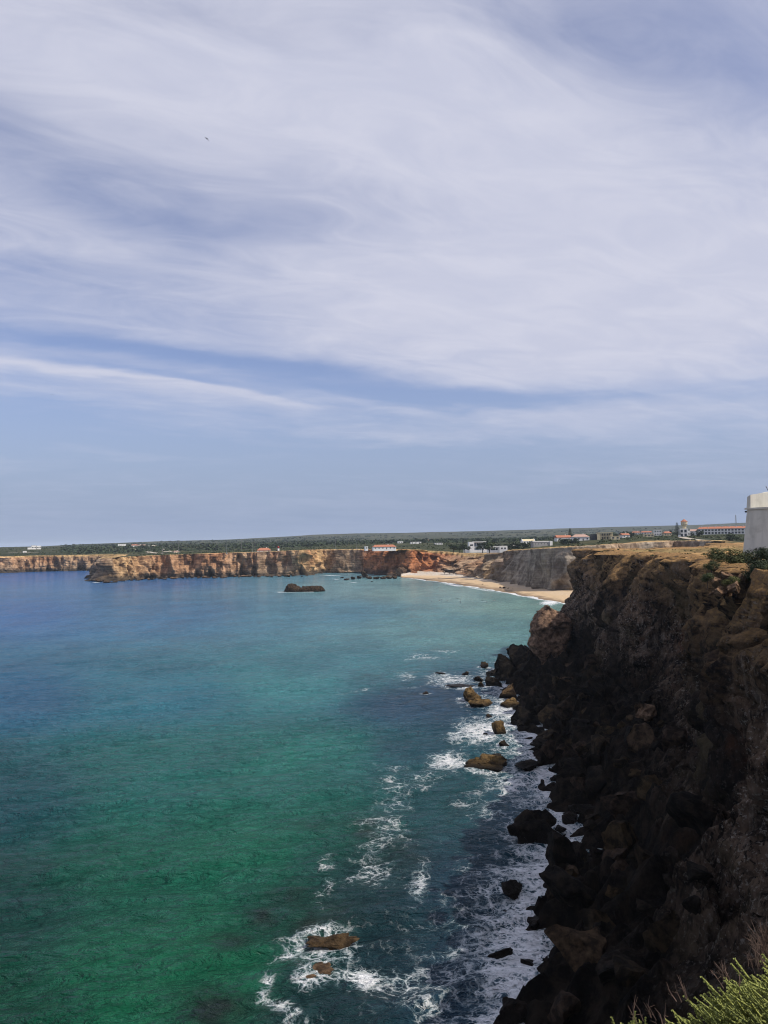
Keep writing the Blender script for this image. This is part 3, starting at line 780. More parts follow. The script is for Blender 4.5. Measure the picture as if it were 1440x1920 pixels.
# beach
BS = [(750, 1083), (768, 1083.5), (800, 1088), (850, 1094.5), (900, 1102), (960, 1112.5), (1020, 1124.5), (1062, 1132), (1110, 1140), (1180, 1142), (1250, 1130)]
BB = [(752, 1079), (768, 1077), (800, 1072.5), (840, 1071), (872, 1075), (915, 1083), (965, 1094), (1010, 1102), (1060, 1105), (1110, 1103), (1180, 1093)]
bs0 = np.array([W(*a, 0)[:2] for a in BS]); bb0 = np.array([W(a[0], a[1], 2.5)[:2] for a in BB])
bs_, _ = resample(bs0, 1.6, bs0, 9); tb = np.linspace(0, 1, len(bs_))
cumb = np.concatenate([[0], np.cumsum(np.linalg.norm(np.diff(bs0, axis=0), axis=1))]); cumb /= cumb[-1]
bb_ = np.stack([np.interp(tb, cumb, bb0[:, k]) for k in (0, 1)], 1)
SHORE = bs_.copy()
tr = np.linspace(-.25, 1.35, 44)
BP = np.zeros((len(bs_), len(tr), 3))
BP[..., :2] = bs_[:, None] + (bb_ - bs_)[:, None] * tr[None, :, None]
wob = fbm(np.concatenate([bs_, 0 * bs_[:, :1]], 1), 1 / 35., 3, seed=221) * 4
BP[..., 0] += wob[:, None] * np.clip(1 - tr[None], 0, 1) * .8
BP[..., 2] = np.where(tr < 0, tr * 6, 3.4 * np.clip(tr, 0, 2) ** .8)[None] + fbm(BP * np.array([1, 1, 0]), .12, 4, seed=223) * .28
struct(link('beach', mesh_np('beach', BP, grid_faces(*BP.shape[:2]), M['sand'],
       attrs={'up': np.repeat(tr[None], len(bs_), 0), 'peb': np.repeat(np.interp(tb, [0, .25, .5, .6, 1], [1, 1, .9, .35, .1])[:, None], len(tr), 1)})))

# ------------------------------------------------------------------ boulders
def rock_mesh(name, seed, cuts=9, sub=4, rough=.075, aspect=(1, 1, 1)):
    import bmesh
    bm = bmesh.new(); bmesh.ops.create_icosphere(bm, subdivisions=sub, radius=1.0)
    r = np.random.default_rng(seed)
    V = np.array([v.co[:] for v in bm.verts])
    for _ in range(cuts):
        n = r.normal(size=3); n /= np.linalg.norm(n); h = r.uniform(.30, .66)
        s = V @ n; V = V - np.clip(s - h, 0, None)[:, None] * n
    V = V / np.abs(V).max(0) * np.array(aspect)
    N = V / (np.linalg.norm(V, axis=1)[:, None] + 1e-6)
    V = V + N * (fbm(V + seed * 3.1, 1.5, 4, .5, seed) * rough * 1.1)[:, None]
    f, e_ = facets(V + seed, (1.7, 1.7, 1.7), seed, 1.3)
    V = V + N * (f * rough * 2.0 - .6 * rough * (1 - sstep(e_, 0, .12)))[:, None]
    F = np.array([[v.index for v in f.verts] for f in bm.faces]); bm.free()
    me = mesh_np(name, V, F, M['boulder']); me.set_sharp_from_angle(angle=.42)
    return me
ROCKS = [rock_mesh('boulder', 300 + i, cuts=random.choice([11, 13, 16]), aspect=(1, random.uniform(.75, 1.0), random.uniform(.62, .95))) for i in range(14)]
FLATS = [rock_mesh('ledge', 340 + i, cuts=10, aspect=(1, .6, .28)) for i in range(3)]
REEF = [rock_mesh('boulder', 370 + i, cuts=12, sub=5, rough=.20, aspect=(1, .62, .5)) for i in range(2)]
FINE = [rock_mesh('boulder', 350 + i, cuts=15, sub=5, rough=.10, aspect=(1, .85, .85)) for i in range(5)]
WETROCKS = []                                                    # x, y, radius of rocks that stand in the water
def boulder(label, px, py, wpx, hk=.7, brown=1.0, pink=0.0, mesh=None, z=0.0, cat='rock', group=None, rz=None, name='rock', tilt=.25, sink=.35, Y=None, foam=True, dk=.85):
    p = W(px, py, z) if Y is None else at(px, py, Y)
    r = wpx * p[1] / FPX / 2
    o = link(name, mesh or random.choice(ROCKS), loc=(p[0], p[1] + r * .3, p[2] + r * hk * (1 - sink) * .5), rot=(random.uniform(-tilt, tilt), random.uniform(-tilt, tilt), random.uniform(0, 6.28) if rz is None else rz),
             scale=(r * 1.08, r * 1.08 * dk, r * hk / .85))
    o.color = (brown, pink, 0, 1)
    if foam: WETROCKS.append((p[0], p[1] + r * .3, r))
    return tag(o, label, cat, group)
boulder('long brown reef rock awash in white foam, nearest the bottom of the photo', 606, 1782, 122, .30, 1, mesh=REEF[0], rz=.5, tilt=.05, sink=.5, dk=.62).color = (1, .2, .4, 1)
boulder('rounded yellowish rock just awash in front of the long brown reef', 590, 1836, 66, .26, 1, .5, mesh=REEF[1], rz=1.3, tilt=.05, sink=1.0, dk=1.2).color = (1, .5, .6, 1)
boulder('low black rock alone in the foam between the reef and the cliff foot', 962, 1686, 54, .55, 0, mesh=ROCKS[2])
boulder('left black rock of the touching pair in the foam at lower right', 946, 1800, 50, .55, 0, mesh=ROCKS[4])
boulder('right black rock of the touching pair in the foam at lower right', 986, 1815, 44, .7, 0, mesh=ROCKS[6])
boulder('black rounded rock at the bottom edge of the photo, in foam', 957, 1932, 88, .75, 0, mesh=FINE[2])
boulder('big black block standing in the water off the shaded cliff foot', 1010, 1572, 108, 1.0, 0, mesh=FINE[3], rz=.3, tilt=.1)
boulder('small black rock wedged behind the big black block', 1058, 1590, 30, .7, 0)
boulder('small dark rock in the foam inshore of the big black block', 1052, 1558, 26, .5, 0)
boulder('broad brown sunlit boulder with white water breaking on its left', 910, 1443, 80, .42, 1, mesh=FINE[4], rz=-.35, tilt=.12, dk=.7)
boulder('low brown rock touching the back of the broad sunlit boulder', 926, 1424, 40, .4, 1)
boulder('black boulder in the foam right of the broad sunlit boulder', 990, 1446, 54, .55, 0)
boulder('pointed brown boulder, left one of the sunlit group at the water', 886, 1316, 54, .8, 1, mesh=ROCKS[1])
boulder('small pyramid of brown rock in front of the pointed brown boulder', 904, 1328, 42, .65, 1, mesh=ROCKS[3])
boulder('tall square tan boulder, right one of the sunlit group', 951, 1310, 46, 1.1, 1, .25, mesh=ROCKS[5])
boulder('tan boulder leaning against the foot of the tall square one', 962, 1326, 44, .8, 1, mesh=ROCKS[7])
boulder('smooth ochre boulder right behind the tall square tan one', 992, 1300, 34, .5, 1, .2)
boulder('brown boulder with a shaded front standing in white foam', 938, 1380, 38, 1.0, .8, mesh=ROCKS[8])
boulder('low dark rock below the brown boulder in white foam', 946, 1400, 34, .55, .3)
boulder('small brown pyramid of rock alone in the white wash', 919, 1349, 17, .75, .8)
boulder('tiny dark rock in the middle of the white wash', 909, 1379, 14, .6, .4)
boulder('dark cone of rock farthest out from the black point', 909, 1252, 24, .6, .5)
boulder('dark rock in foam left of the dark cone', 873, 1267, 21, .6, .4)
boulder('low wide dark rock, leftmost of those awash off the black point', 829, 1265, 30, .34, .2, mesh=FLATS[0])
boulder('lone brown rock in open water, away from the foam', 799, 1303, 16, .6, .8)
boulder('small dark cone of rock just left of the sunlit group', 904, 1290, 19, .8, .5)
boulder('flat dark ledge awash left of the sunlit group', 868, 1290, 62, .2, .5, mesh=FLATS[1], rz=.1, tilt=.04)
boulder('rounded dark rock at the tip of the black point', 897, 1277, 22, .6, .2)
# the dark rocky point in front of the pinnacle
DG = 'black boulders of the low point'
for i, (x, y, w, h) in enumerate([(932, 1288, 44, .8), (955, 1276, 60, .9), (985, 1280, 70, .8), (948, 1256, 46, .9), (975, 1250, 58, 1.0), (1005, 1262, 64, .9), (930, 1268, 34, .8), (1020, 1285, 60, .7)]):
    boulder('black boulder of the low point between the pinnacle and the sea', x, y, w, h, 0, group=DG, foam=i < 4, name='boulder', cat='boulder')
# pinnacle and the square blocks by it
def pinnacle():
    out = [(1000, 1176), (1013, 1148), (1030, 1140), (1062, 1152), (1078, 1165), (1074, 1195), (1066, 1225), (1058, 1258), (1022, 1258), (1012, 1232), (998, 1212), (1003, 1196)]
    Y = 226.0
    c = np.mean([at(x, y, Y) for x, y in out], 0)
    zs = np.linspace(2.0, 20.2, 44); na = 72
    L = {}
    # left and right outline at every level
    left = [(1258, 1022), (1232, 1012), (1212, 997), (1196, 1003), (1176, 1000), (1148, 1013), (1140, 1028)]
    right = [(1258, 1060), (1225, 1066), (1195, 1074), (1165, 1078), (1152, 1062), (1140, 1034)]
    lz = np.array([at(x, y, Y)[2] for y, x in left]); lx = np.array([at(x, y, Y)[0] for y, x in left])
    rz_ = np.array([at(x, y, Y)[2] for y, x in right]); rx = np.array([at(x, y, Y)[0] for y, x in right])
    V = []
    for z in zs:
        a, b = np.interp(z, lz, lx), np.interp(z, rz_, rx); mx, hw = (a + b) / 2, (b - a) / 2
        for k in range(na):
            th = 2 * PI * k / na; cs, sn = math.cos(th), math.sin(th)
            e = 4.0; rr = (abs(cs) ** e + abs(sn) ** e) ** (-1 / e)
            V.append((mx + hw * rr * cs, Y + 3.5 + max(hw, 2.2) * .8 * rr * sn, z))
    V = np.array(V); c2 = V.reshape(len(zs), na, 3).mean(1, keepdims=True).repeat(na, 1).reshape(-1, 3)
    N = V - c2; N[:, 2] = 0; N /= np.linalg.norm(N, axis=1)[:, None] + 1e-6
    f1, f2, idv = worley(V * np.array([.32, .32, .38]), 401)
    V += N * ((idv - .5) * 1.3 - .5 * (1 - sstep(f2 - f1, 0, .12)) + fbm(V, .7, 4, .55, 403) * .45)[:, None]
    nV = len(V); top = V[-na:].mean(0) + (0, 0, .3); V = np.concatenate([V, top[None]])
    F = []
    for i in range(len(zs) - 1):
        for k in range(na):
            F.append((i * na + k, i * na + (k + 1) % na, (i + 1) * na + (k + 1) % na, (i + 1) * na + k))
    b = (len(zs) - 1) * na
    me = bpy.data.meshes.new('rock_pinnacle')
    me.from_pydata([tuple(v) for v in V], [], F + [(b + k, b + (k + 1) % na, nV) for k in range(na)])
    me.polygons.foreach_set('use_smooth', [True] * len(me.polygons)); me.materials.append(M['boulder'])
    o = link('rock_pinnacle', me); o.color = (.3, 1, 1, 1)
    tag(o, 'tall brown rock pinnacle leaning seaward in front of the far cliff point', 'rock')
pinnacle()
boulder('squared brown block with a flat lit face beside the pinnacle', 1114, 1262, 56, 1.15, .2, .9, mesh=FINE[0], Y=206, foam=False, rz=.15, tilt=.08, sink=.6)
boulder('pinkish block leaning under the squared brown block', 1088, 1288, 46, 1.0, .2, .9, mesh=FINE[3], Y=196, foam=False, rz=1.2, tilt=.1, sink=.6)
boulder('cracked pinkish slab right of the leaning pink block', 1124, 1285, 46, 1.0, .2, .9, mesh=FINE[1], Y=197, foam=False, tilt=.1, sink=.6)
boulder('grey block lying right of the squared brown block', 1158, 1246, 44, .6, .2, .6, mesh=FINE[2], Y=202, foam=False, tilt=.1, sink=.6)
boulder('grey rounded boulder half way up the black rock slope', 1215, 1345, 40, .9, .2, .5, mesh=FINE[4], Y=128, foam=False, sink=.6)
boulder('brown boulder glimmering low down in the black rock slope', 1185, 1835, 50, .9, .35, .1, mesh=FINE[1], Y=62, foam=False, sink=.6)
# the heap at the foot of the shaded cliff
HG = 'dark boulders heaped under the shaded cliff'
rr = random.Random(5)
cand = []
tys, txs = TAL.shape[:2]
placed = []; OWN = list(WETROCKS)
tries = 0
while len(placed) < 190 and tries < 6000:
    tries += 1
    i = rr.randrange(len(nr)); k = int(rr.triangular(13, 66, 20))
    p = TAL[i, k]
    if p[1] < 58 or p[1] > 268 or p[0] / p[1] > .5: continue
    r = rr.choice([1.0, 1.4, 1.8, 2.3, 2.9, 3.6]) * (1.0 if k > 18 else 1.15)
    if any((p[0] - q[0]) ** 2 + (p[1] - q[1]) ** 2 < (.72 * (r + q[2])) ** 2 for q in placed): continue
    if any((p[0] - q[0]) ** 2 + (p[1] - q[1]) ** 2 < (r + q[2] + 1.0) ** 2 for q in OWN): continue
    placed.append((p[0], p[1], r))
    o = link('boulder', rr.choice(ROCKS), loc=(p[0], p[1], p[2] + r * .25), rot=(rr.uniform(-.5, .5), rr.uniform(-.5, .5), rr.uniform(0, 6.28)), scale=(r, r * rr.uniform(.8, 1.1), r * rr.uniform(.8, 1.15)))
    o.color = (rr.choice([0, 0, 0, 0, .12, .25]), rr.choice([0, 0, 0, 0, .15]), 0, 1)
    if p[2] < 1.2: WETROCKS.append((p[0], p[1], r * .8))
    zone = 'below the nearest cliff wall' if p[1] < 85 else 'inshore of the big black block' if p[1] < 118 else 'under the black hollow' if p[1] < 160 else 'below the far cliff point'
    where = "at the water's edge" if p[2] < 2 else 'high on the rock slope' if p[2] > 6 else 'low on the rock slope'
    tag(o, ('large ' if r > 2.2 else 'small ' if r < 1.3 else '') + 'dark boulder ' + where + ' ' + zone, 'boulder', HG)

# island
def island():
    base = W(570, 1110); sc = base[1] / FPX
    na, nl = 120, 34
    pr_x = np.array([-40, -36, -30, -24, -16, -10, -4, 5, 15, 25, 34, 39]) * sc
    pr_h = np.array([0.5, 8, 14.5, 15.5, 12, 8.6, 8.6, 9.0, 9.4, 9.6, 8.4, 1.0]) * sc
    V = []; u = np.linspace(-40, 39, na) * sc
    H = np.interp(u, pr_x, pr_h)
    for i in range(na):
        hw = 6.5 * (1 - abs(u[i] / (41 * sc)) ** 5) + .3
        for k in range(nl):
            th = PI * k / (nl - 1)
            c, s_ = math.cos(th), math.sin(th); e = 3.0; rr_ = (abs(c) ** e + abs(s_) ** e) ** (-1 / e)
            V.append((base[0] + u[i], base[1] + 7 - hw * rr_ * c, -1.0 + (H[i] + 1.0) * rr_ * s_))
    V = np.array(V)
    f1, f2, idv = worley(V * np.array([.3, .3, .5]), 501)
    k = ((idv - .5) * 1.5 - .6 * (1 - sstep(f2 - f1, 0, .15)) + fbm(V, .5, 4, .6, 503) * .7)
    V[:, 2] += k * sstep(V[:, 2], -.5, 2); V[:, 1] -= np.abs(k) * .6
    o = link('rock_islet', mesh_np('rock_islet', V, grid_faces(na, nl, flip=True), M['boulder'])); o.color = (.10, .10, 0, 1)
    tag(o, 'long dark rock islet with a hump at its left end, alone in the bay', 'islet')
    for d in np.linspace(-34, 34, 9): WETROCKS.append((base[0] + d * sc, base[1] + 5, 6.0))
island()
# rocks off the far red cliff and along the far coast
FG = 'dark rocks off the foot of the red cliff'
for x, y, w, h in [(650, 1088, 12, .5), (662, 1086.5, 14, .7), (674, 1085, 16, .6), (684, 1083, 18, .9), (694, 1085.5, 16, .6), (706, 1086, 15, .6), (718, 1085.5, 16, .7), (730, 1085, 14, .6), (741, 1085, 13, .8), (684, 1079, 14, .9), (640, 1084, 9, .4)]:
    boulder('dark rock in the low reef off the foot of the red cliff', x, y, w, h, .25, .1, group=FG, foam=False)
boulder('flat dark rock in the water, out from the reef under the red cliff', 697, 1091, 13, .3, .1, mesh=FLATS[2], foam=False)
boulder('dark red block standing against the foot of the red cliff', 749, 1081, 24, 1.2, .3, .6, foam=False, sink=.6)
TG = 'dark rocks off the tip of the left headland'
for x, y, w, h in [(176, 1088, 16, .7), (186, 1091.5, 18, .6), (198, 1093, 16, .5), (168, 1084, 10, .6), (212, 1092.5, 14, .4), (178, 1079, 22, 1.0)]:
    boulder('dark rock off the tip of the left headland', x, y, w, h, .15, .15, group=TG, foam=False)
LG = 'pale ledges along the foot of the left cliffs'
rl = random.Random(9)
for k in range(34):
    x = 225 + k * 10.6 + rl.uniform(-4, 4)
    y = np.interp(x, [a[0] for a in FARL[10:18]], [a[1] for a in FARL[10:18]]) + rl.uniform(-.4, 1.0)
    boulder('low pale ledge of fallen rock along the foot of the left cliffs', x, y, rl.uniform(7, 15), rl.uniform(.3, .6), .6, .6, group=LG, foam=False, name='ledge', cat='rock')
BG = 'dark stones lying on the beach'
for x, y, w in [(905, 1096, 4), (938, 1102, 7), (946, 1103, 8), (954, 1103.5, 6), (962, 1105, 5), (930, 1093, 6), (918, 1091, 5), (975, 1104, 5), (862, 1084, 4)]:
    boulder('dark stone lying on the sand below the grey cliffs', x, y, w, .5, .5, .3, z=1.0, group=BG, foam=False)

# ------------------------------------------------------------------ sea
def sea():
    yy = np.concatenate([[20, 30, 40], 46 * np.exp(np.arange(0, 3.6, .0062)), [1900, 2600, 4000, 8000, 20000]])
    uu = np.concatenate([np.linspace(-6, -.8, 10), np.linspace(-.62, -.56, 6), np.linspace(-.545, .30, 560), np.linspace(.31, .9, 60), [1.5, 4]])
    U, Y = np.meshgrid(uu, yy, indexing='ij'); X = U * Y
    sh = X.shape; P = np.stack([X, Y, 0 * X], -1).reshape(-1, 3)
    # waves: a long swell and wind chop, flattening with distance below the mesh's grain
    q = P * np.array([1, 1, 0])
    amp = 1 / (1 + (P[:, 1] / 420) ** 2)
    c, s_ = math.cos(.35), math.sin(.35)
    r = np.stack([q[:, 0] * c + q[:, 1] * s_, -q[:, 0] * s_ + q[:, 1] * c, 0 * q[:, 0]], 1)
    z = .55 * fbm(r * np.array([.35, 1, 1]), 1 / 11., 3, .5, 601) + .75 * (ridged(r * np.array([.22, 1, 1]), 1 / 26., 1, .5, 607) - .6)
    z += 1.25 * (ridged(r * np.array([.30, 1, 1]), 1 / 5.6, 2, .4, 603) - .6) * np.exp(-P[:, 1] / 400)
    z += .12 * (ridged(r * np.array([.6, 1, 1]), 1 / 1.9, 2, .5, 605) - .6) * np.exp(-P[:, 1] / 160)
    z *= amp
    px, py = project(P)
    # breaker on the beach and the swell behind it
    def pg(x, y, rx, ry): return np.exp(-((px - x) / rx) ** 2 - ((py - y) / ry) ** 2)
    z += .9 * pg(1030, 1131, 16, 3.2) + .35 * pg(1000, 1121, 40, 2)
    P[:, 2] = z
    # foam
    near = (P[:, 1] < 330) & (P[:, 0] > -60)
    foam = np.zeros(len(P))
    wl = nr[::6, 6:8]
    d = dist_line(P[near, :2], wl)
    ins = np.exp(-np.clip(d, 0, None) / 7.0)
    # how lively the wash is along the shore
    live = np.interp(P[near, 1], [50, 62, 78, 90, 100, 112, 125, 140, 150, 165, 185, 210, 235, 260, 300], [.95, 1.0, 1.0, 1.0, .9, .95, .9, .9, .9, 1.05, 1.0, .7, .75, .4, .2])
    f = ins * live * .92
    for x, y, rad in WETROCKS:
        if y > 330: continue
        dd = np.hypot(P[near, 0] - x, P[near, 1] - y) - rad
        f = np.maximum(f, .50 * np.exp(-np.clip(dd, 0, None) / (.5 + .30 * rad)))
    foam[near] = f
    isl = (np.abs(P[:, 1] - 640) < 60) & (np.abs(P[:, 0] + 65) < 60)
    for x, y, rad in WETROCKS:
        if y < 500: continue
        dd = np.hypot(P[isl, 0] - x, P[isl, 1] - y) - rad - 1.0
        foam[isl] = np.maximum(foam[isl], .75 * np.exp(-np.clip(dd, 0, None) / 2.2) * (P[isl, 1] < y) * (P[isl, 0] < -58))
    def patch(x, y, rx, ry, a, ang=0):
        c, s_ = math.cos(math.radians(ang)), math.sin(math.radians(ang))
        u, v = (px - x) * c + (py - y) * s_, -(px - x) * s_ + (py - y) * c
        return a * np.exp(-(u / rx) ** 2 - (v / ry) ** 2)
    for a in [(845, 1430, 45, 22, .75), (790, 1460, 55, 18, .42, -15), (735, 1440, 40, 10, .40), (740, 1490, 40, 45, .42, 10), (720, 1555, 60, 35, .40, 20), (700, 1600, 40, 25, .34),
              (785, 1665, 22, 50, .56, 10), (610, 1650, 26, 70, .27, 10), (700, 1640, 80, 40, .30), (960, 1470, 60, 25, .62), (930, 1520, 90, 50, .34), (990, 1640, 50, 30, .52), (930, 1640, 45, 20, .45, -10),
              (900, 1720, 60, 60, .42), (970, 1730, 50, 40, .55), (680, 1830, 70, 26, .75), (760, 1830, 90, 30, .50), (850, 1790, 70, 40, .42), (900, 1870, 100, 50, .48), (800, 1890, 90, 30, .42),
              (497, 1850, 14, 40, .50, 25), (530, 1890, 50, 18, .50, 25), (560, 1915, 60, 14, .42), (540, 1790, 40, 16, .60, -25), (600, 1800, 60, 12, .5, -15), (980, 1850, 40, 40, .55),
              (790, 1232, 45, 8, .40), (830, 1222, 35, 5, .32), (760, 1268, 28, 12, .42), (770, 1290, 28, 6, .34), (850, 1275, 60, 14, .58), (920, 1260, 35, 12, .45), (660, 1296, 60, 5, .32, -12),
              (900, 1375, 50, 28, .80), (860, 1385, 30, 14, .6), (930, 1335, 18, 20, .7), (980, 1410, 30, 14, .7), (1000, 1470, 20, 50, .65), (1065, 1550, 18, 30, .70), (900, 1610, 80, 16, .30)]:
        foam = np.maximum(foam, patch(*a))
    shore = (P[:, 1] > 380) & (P[:, 1] < 980) & (P[:, 0] > 0)
    d = dist_line(P[shore, :2], SHORE[::4])
    wid = 3.0 + 3.0 * fbm(np.concatenate([P[shore, :2], 0 * d[:, None]], 1), 1 / 30., 3, seed=611)
    foam[shore] = np.maximum(foam[shore], 1.15 * np.exp(-(d / np.clip(wid, 1.2, 9)) ** 2))
    foam = np.maximum(foam, 1.3 * pg(1030, 1131.5, 17, 3.6)); foam = np.maximum(foam, .75 * pg(1055, 1128, 26, 3))
    for a in [(850, 1097, 22, 1.6, .9, 8), (900, 1105, 40, 1.4, .7, 10), (980, 1118, 30, 1.4, .8, 12), (630, 1086, 8, .9, .6), (664, 1092, 9, .8, .6), (620, 1079, 22, .9, .6), (180, 1092, 8, 1.0, .8), (905, 1127, 18, .7, .4)]:
        foam = np.maximum(foam, patch(*a))
    # colour of the water body: sand below shows green, weed and rock dark, depth blue; shade put in beside the cliff's shadow to soften its edge
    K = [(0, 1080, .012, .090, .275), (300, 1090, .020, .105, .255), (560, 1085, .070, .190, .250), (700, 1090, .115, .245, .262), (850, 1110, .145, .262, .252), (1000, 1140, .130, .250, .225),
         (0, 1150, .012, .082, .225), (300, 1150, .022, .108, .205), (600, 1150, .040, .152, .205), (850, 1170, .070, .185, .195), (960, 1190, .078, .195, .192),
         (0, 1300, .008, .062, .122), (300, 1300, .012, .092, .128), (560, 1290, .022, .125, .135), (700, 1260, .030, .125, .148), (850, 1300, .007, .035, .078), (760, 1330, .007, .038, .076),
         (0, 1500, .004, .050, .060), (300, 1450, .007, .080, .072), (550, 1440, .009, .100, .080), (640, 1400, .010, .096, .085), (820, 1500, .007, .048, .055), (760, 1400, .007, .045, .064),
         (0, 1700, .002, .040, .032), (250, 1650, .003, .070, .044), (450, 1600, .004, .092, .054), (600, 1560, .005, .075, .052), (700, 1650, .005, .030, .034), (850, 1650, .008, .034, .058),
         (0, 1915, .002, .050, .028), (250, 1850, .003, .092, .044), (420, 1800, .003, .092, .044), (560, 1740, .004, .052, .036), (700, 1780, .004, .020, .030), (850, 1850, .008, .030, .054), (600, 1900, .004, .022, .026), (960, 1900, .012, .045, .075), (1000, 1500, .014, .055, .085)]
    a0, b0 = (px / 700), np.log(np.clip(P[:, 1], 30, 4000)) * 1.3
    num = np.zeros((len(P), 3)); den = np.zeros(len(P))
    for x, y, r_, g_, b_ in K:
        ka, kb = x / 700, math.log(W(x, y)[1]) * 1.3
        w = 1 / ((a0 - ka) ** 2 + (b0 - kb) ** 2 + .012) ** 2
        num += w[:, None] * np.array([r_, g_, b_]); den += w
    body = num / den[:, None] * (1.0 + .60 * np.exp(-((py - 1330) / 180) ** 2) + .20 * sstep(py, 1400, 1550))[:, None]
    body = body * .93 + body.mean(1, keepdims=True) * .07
    # weed-covered rocks under the surface
    dk = np.zeros(len(P))
    for a in [(540, 1678, 40, 22, .75, -10), (498, 1722, 36, 24, .7, 20), (425, 1762, 44, 18, .55), (585, 1545, 40, 12, .4), (400, 1895, 80, 34, .9), (590, 1740, 70, 36, .75, -20), (690, 1552, 50, 26, .7),
              (690, 1270, 40, 14, .35), (820, 1300, 120, 60, .35), (760, 1600, 90, 40, .4), (700, 1120, 60, 6, .22), (780, 1095, 70, 5, .25), (330, 1250, 100, 10, .12), (640, 1145, 60, 5, .15)]:
        dk = np.maximum(dk, patch(*a))
    dk = np.clip(dk * (1 + 1.1 * fbm(q, 1 / 4.5, 4, .55, 621)), 0, .95)
    weed = np.array([.012, .024, .020])
    body = body * (1 - dk[:, None]) + weed * dk[:, None]
    o = link('sea', mesh_np('sea', P, grid_faces(*sh), M['water'], attrs={'foam': foam}, colors={'body': body}))
    struct(o)
sea()

# ------------------------------------------------------------------ where a line of sight meets the land
def hit(px, py, y0=560, y1=7000):
    Y = np.exp(np.linspace(math.log(y0), math.log(y1), 1500)); r = ray(px, py)
    P = np.stack([r[0] / r[1] * Y, Y], 1); z = 40 + r[2] / r[1] * Y
    b = np.nonzero(z < terrain(P))[0]
    i = b[0] if len(b) else len(Y) - 1
    return np.array([P[i, 0], P[i, 1], terrain(P[i:i + 1])[0]])

# ------------------------------------------------------------------ fortress bastion
def fort():
    c0 = at(1389, 1043, 117.0); z0 = c0[2] - 1.5
    u = np.array([.56, -.83]); u /= np.linalg.norm(u); v = np.array([-u[1], u[0]])      # along the seaward wall, and into the fort
    root = thing('fortress_bastion', 'pale rendered fortress bastion with battered wall on the clifftop at the right edge', 'fortress', (c0[0], c0[1], c0[2]))
    def L(a, b, z): return (u[0] * a + v[0] * b, u[1] * a + v[1] * b, z)
    zt = 7.3
    wall = MB(); wall.loft([L(0, 0, -2), L(46, 0, -2), L(46, 30, -2), L(4, 30, -2)], [L(.75, .9, zt), L(46, .9, zt), L(46, 29, zt), L(4.6, 29, zt)])
    w = wall.build('wall', M['fort'], root)
    MB().loft([L(.45, .68, zt - .25), L(46, .68, zt - .25), L(46, .95, zt - .25), L(.5, .95, zt - .25)], [L(.45, .68, zt + .02), L(46, .68, zt + .02), L(46, .95, zt + .02), L(.5, .95, zt + .02)]).build('string_course', M['fort'], w)
    # parapet: merlons with splayed sides, the openings between them catch the sun
    def merlon(a0, a1, b0, b1, back0, back1, h0, h1):
        MB().loft([L(a0, b0, zt + .02), L(a1, b0, zt + .02), L(back1, b1, zt + .02), L(back0, b1, zt + .02)], [L(a0 + .1, b0 + .1, zt + h0), L(a1, b0 + .1, zt + h0 + .3), L(back1, b1, zt + h1), L(back0 + .1, b1, zt + h1)]).build('merlon', M['fort'], root)
    merlon(.62, 1.25, .95, 4.6, 1.5, 2.75, 1.7, 2.5)
    merlon(7.4, 12.5, 1.0, 4.4, 5.6, 13.4, 2.0, 2.2)
    merlon(14.6, 20, 1.0, 3.2, 13.6, 21, 2.0, 2.2)
    MB().loft([L(2.9, 6.0, zt), L(7.0, 6.0, zt), L(7.0, 6.6, zt), L(2.9, 6.6, zt)], [L(2.9, 6.0, zt + 1.6), L(7, 6, zt + 1.6), L(7, 6.6, zt + 1.6), L(2.9, 6.6, zt + 1.6)]).build('inner_parapet', M['fort'], root)
    MB().box(-.16, .16, -.16, .16, -.12, .14).build('drain_spout', M['darkwall'], root, loc=L(.55, .95, zt - .55))
    p0 = at(1441, 925, 113.5) - c0; p1 = at(1436, 911.5, 113.5) - c0
    MB().tube(p0 + np.array([.9, .3, -1.2]), p1, .07, .05).build('pole', M['metal'], root)
fort()

# ------------------------------------------------------------------ houses
def place(key, label, cat, yaw=0.0, name='house'):
    b = BLD[key]; p = b['p']
    o = thing(name, label, cat, (p[0], p[1], p[2]), -math.atan2(p[0], p[1]) + yaw)
    return o, b['w'], b['h']
def window(root, x, z, w=1.3, h=1.3, y=0.0, mat='pane', sill=True):
    f = MB().box(x - w / 2, x + w / 2, y - .05, y + .12, z, z + h).build('window', M[mat], root)
    if sill: MB().box(x - w / 2 - .12, x + w / 2 + .12, y - .16, y - .02, z - .14, z - .01).build('sill', M['white'], f)
    return f
def door(root, x, h=2.2, w=1.1, y=0.0, mat='wood'):
    d = MB().box(x - w / 2, x + w / 2, y - .06, y + .12, 0, h).build('door', M[mat], root)
    MB().box(x + w / 2 - .22, x + w / 2 - .12, y - .14, y - .055, h * .46, h * .52).build('handle', M['metal'], d)
def cottage(key, label, wall='white', roof='tile', depth=9, yaw=.2, hip=1.2, wins=3, rk=.42, chim=1):
    r, w, h = place(key, label, 'house', yaw); he = h * (1 - rk)
    MB().box(-w / 2, w / 2, 0, depth, -2, he).build('wall', M[wall], r)
    rf = MB().gable(-w / 2, w / 2, 0, depth, he, h, .45, hip).build('roof', M[roof], r)
    for i in range(chim): MB().box(w * .18 + i * 1.6 - .4, w * .18 + i * 1.6 + .4, depth * .5 - .4, depth * .5 + .4, h - .7, h + .9).build('chimney', M['white'], rf)
    n = wins
    for i in range(n):
        x = -w / 2 + w * (i + .5) / n
        if i == n // 2 and n > 2: door(r, x, min(2.1, he * .75))
        else: window(r, x, he * .36, min(1.4, w / n * .5), min(1.3, he * .42))
    return r
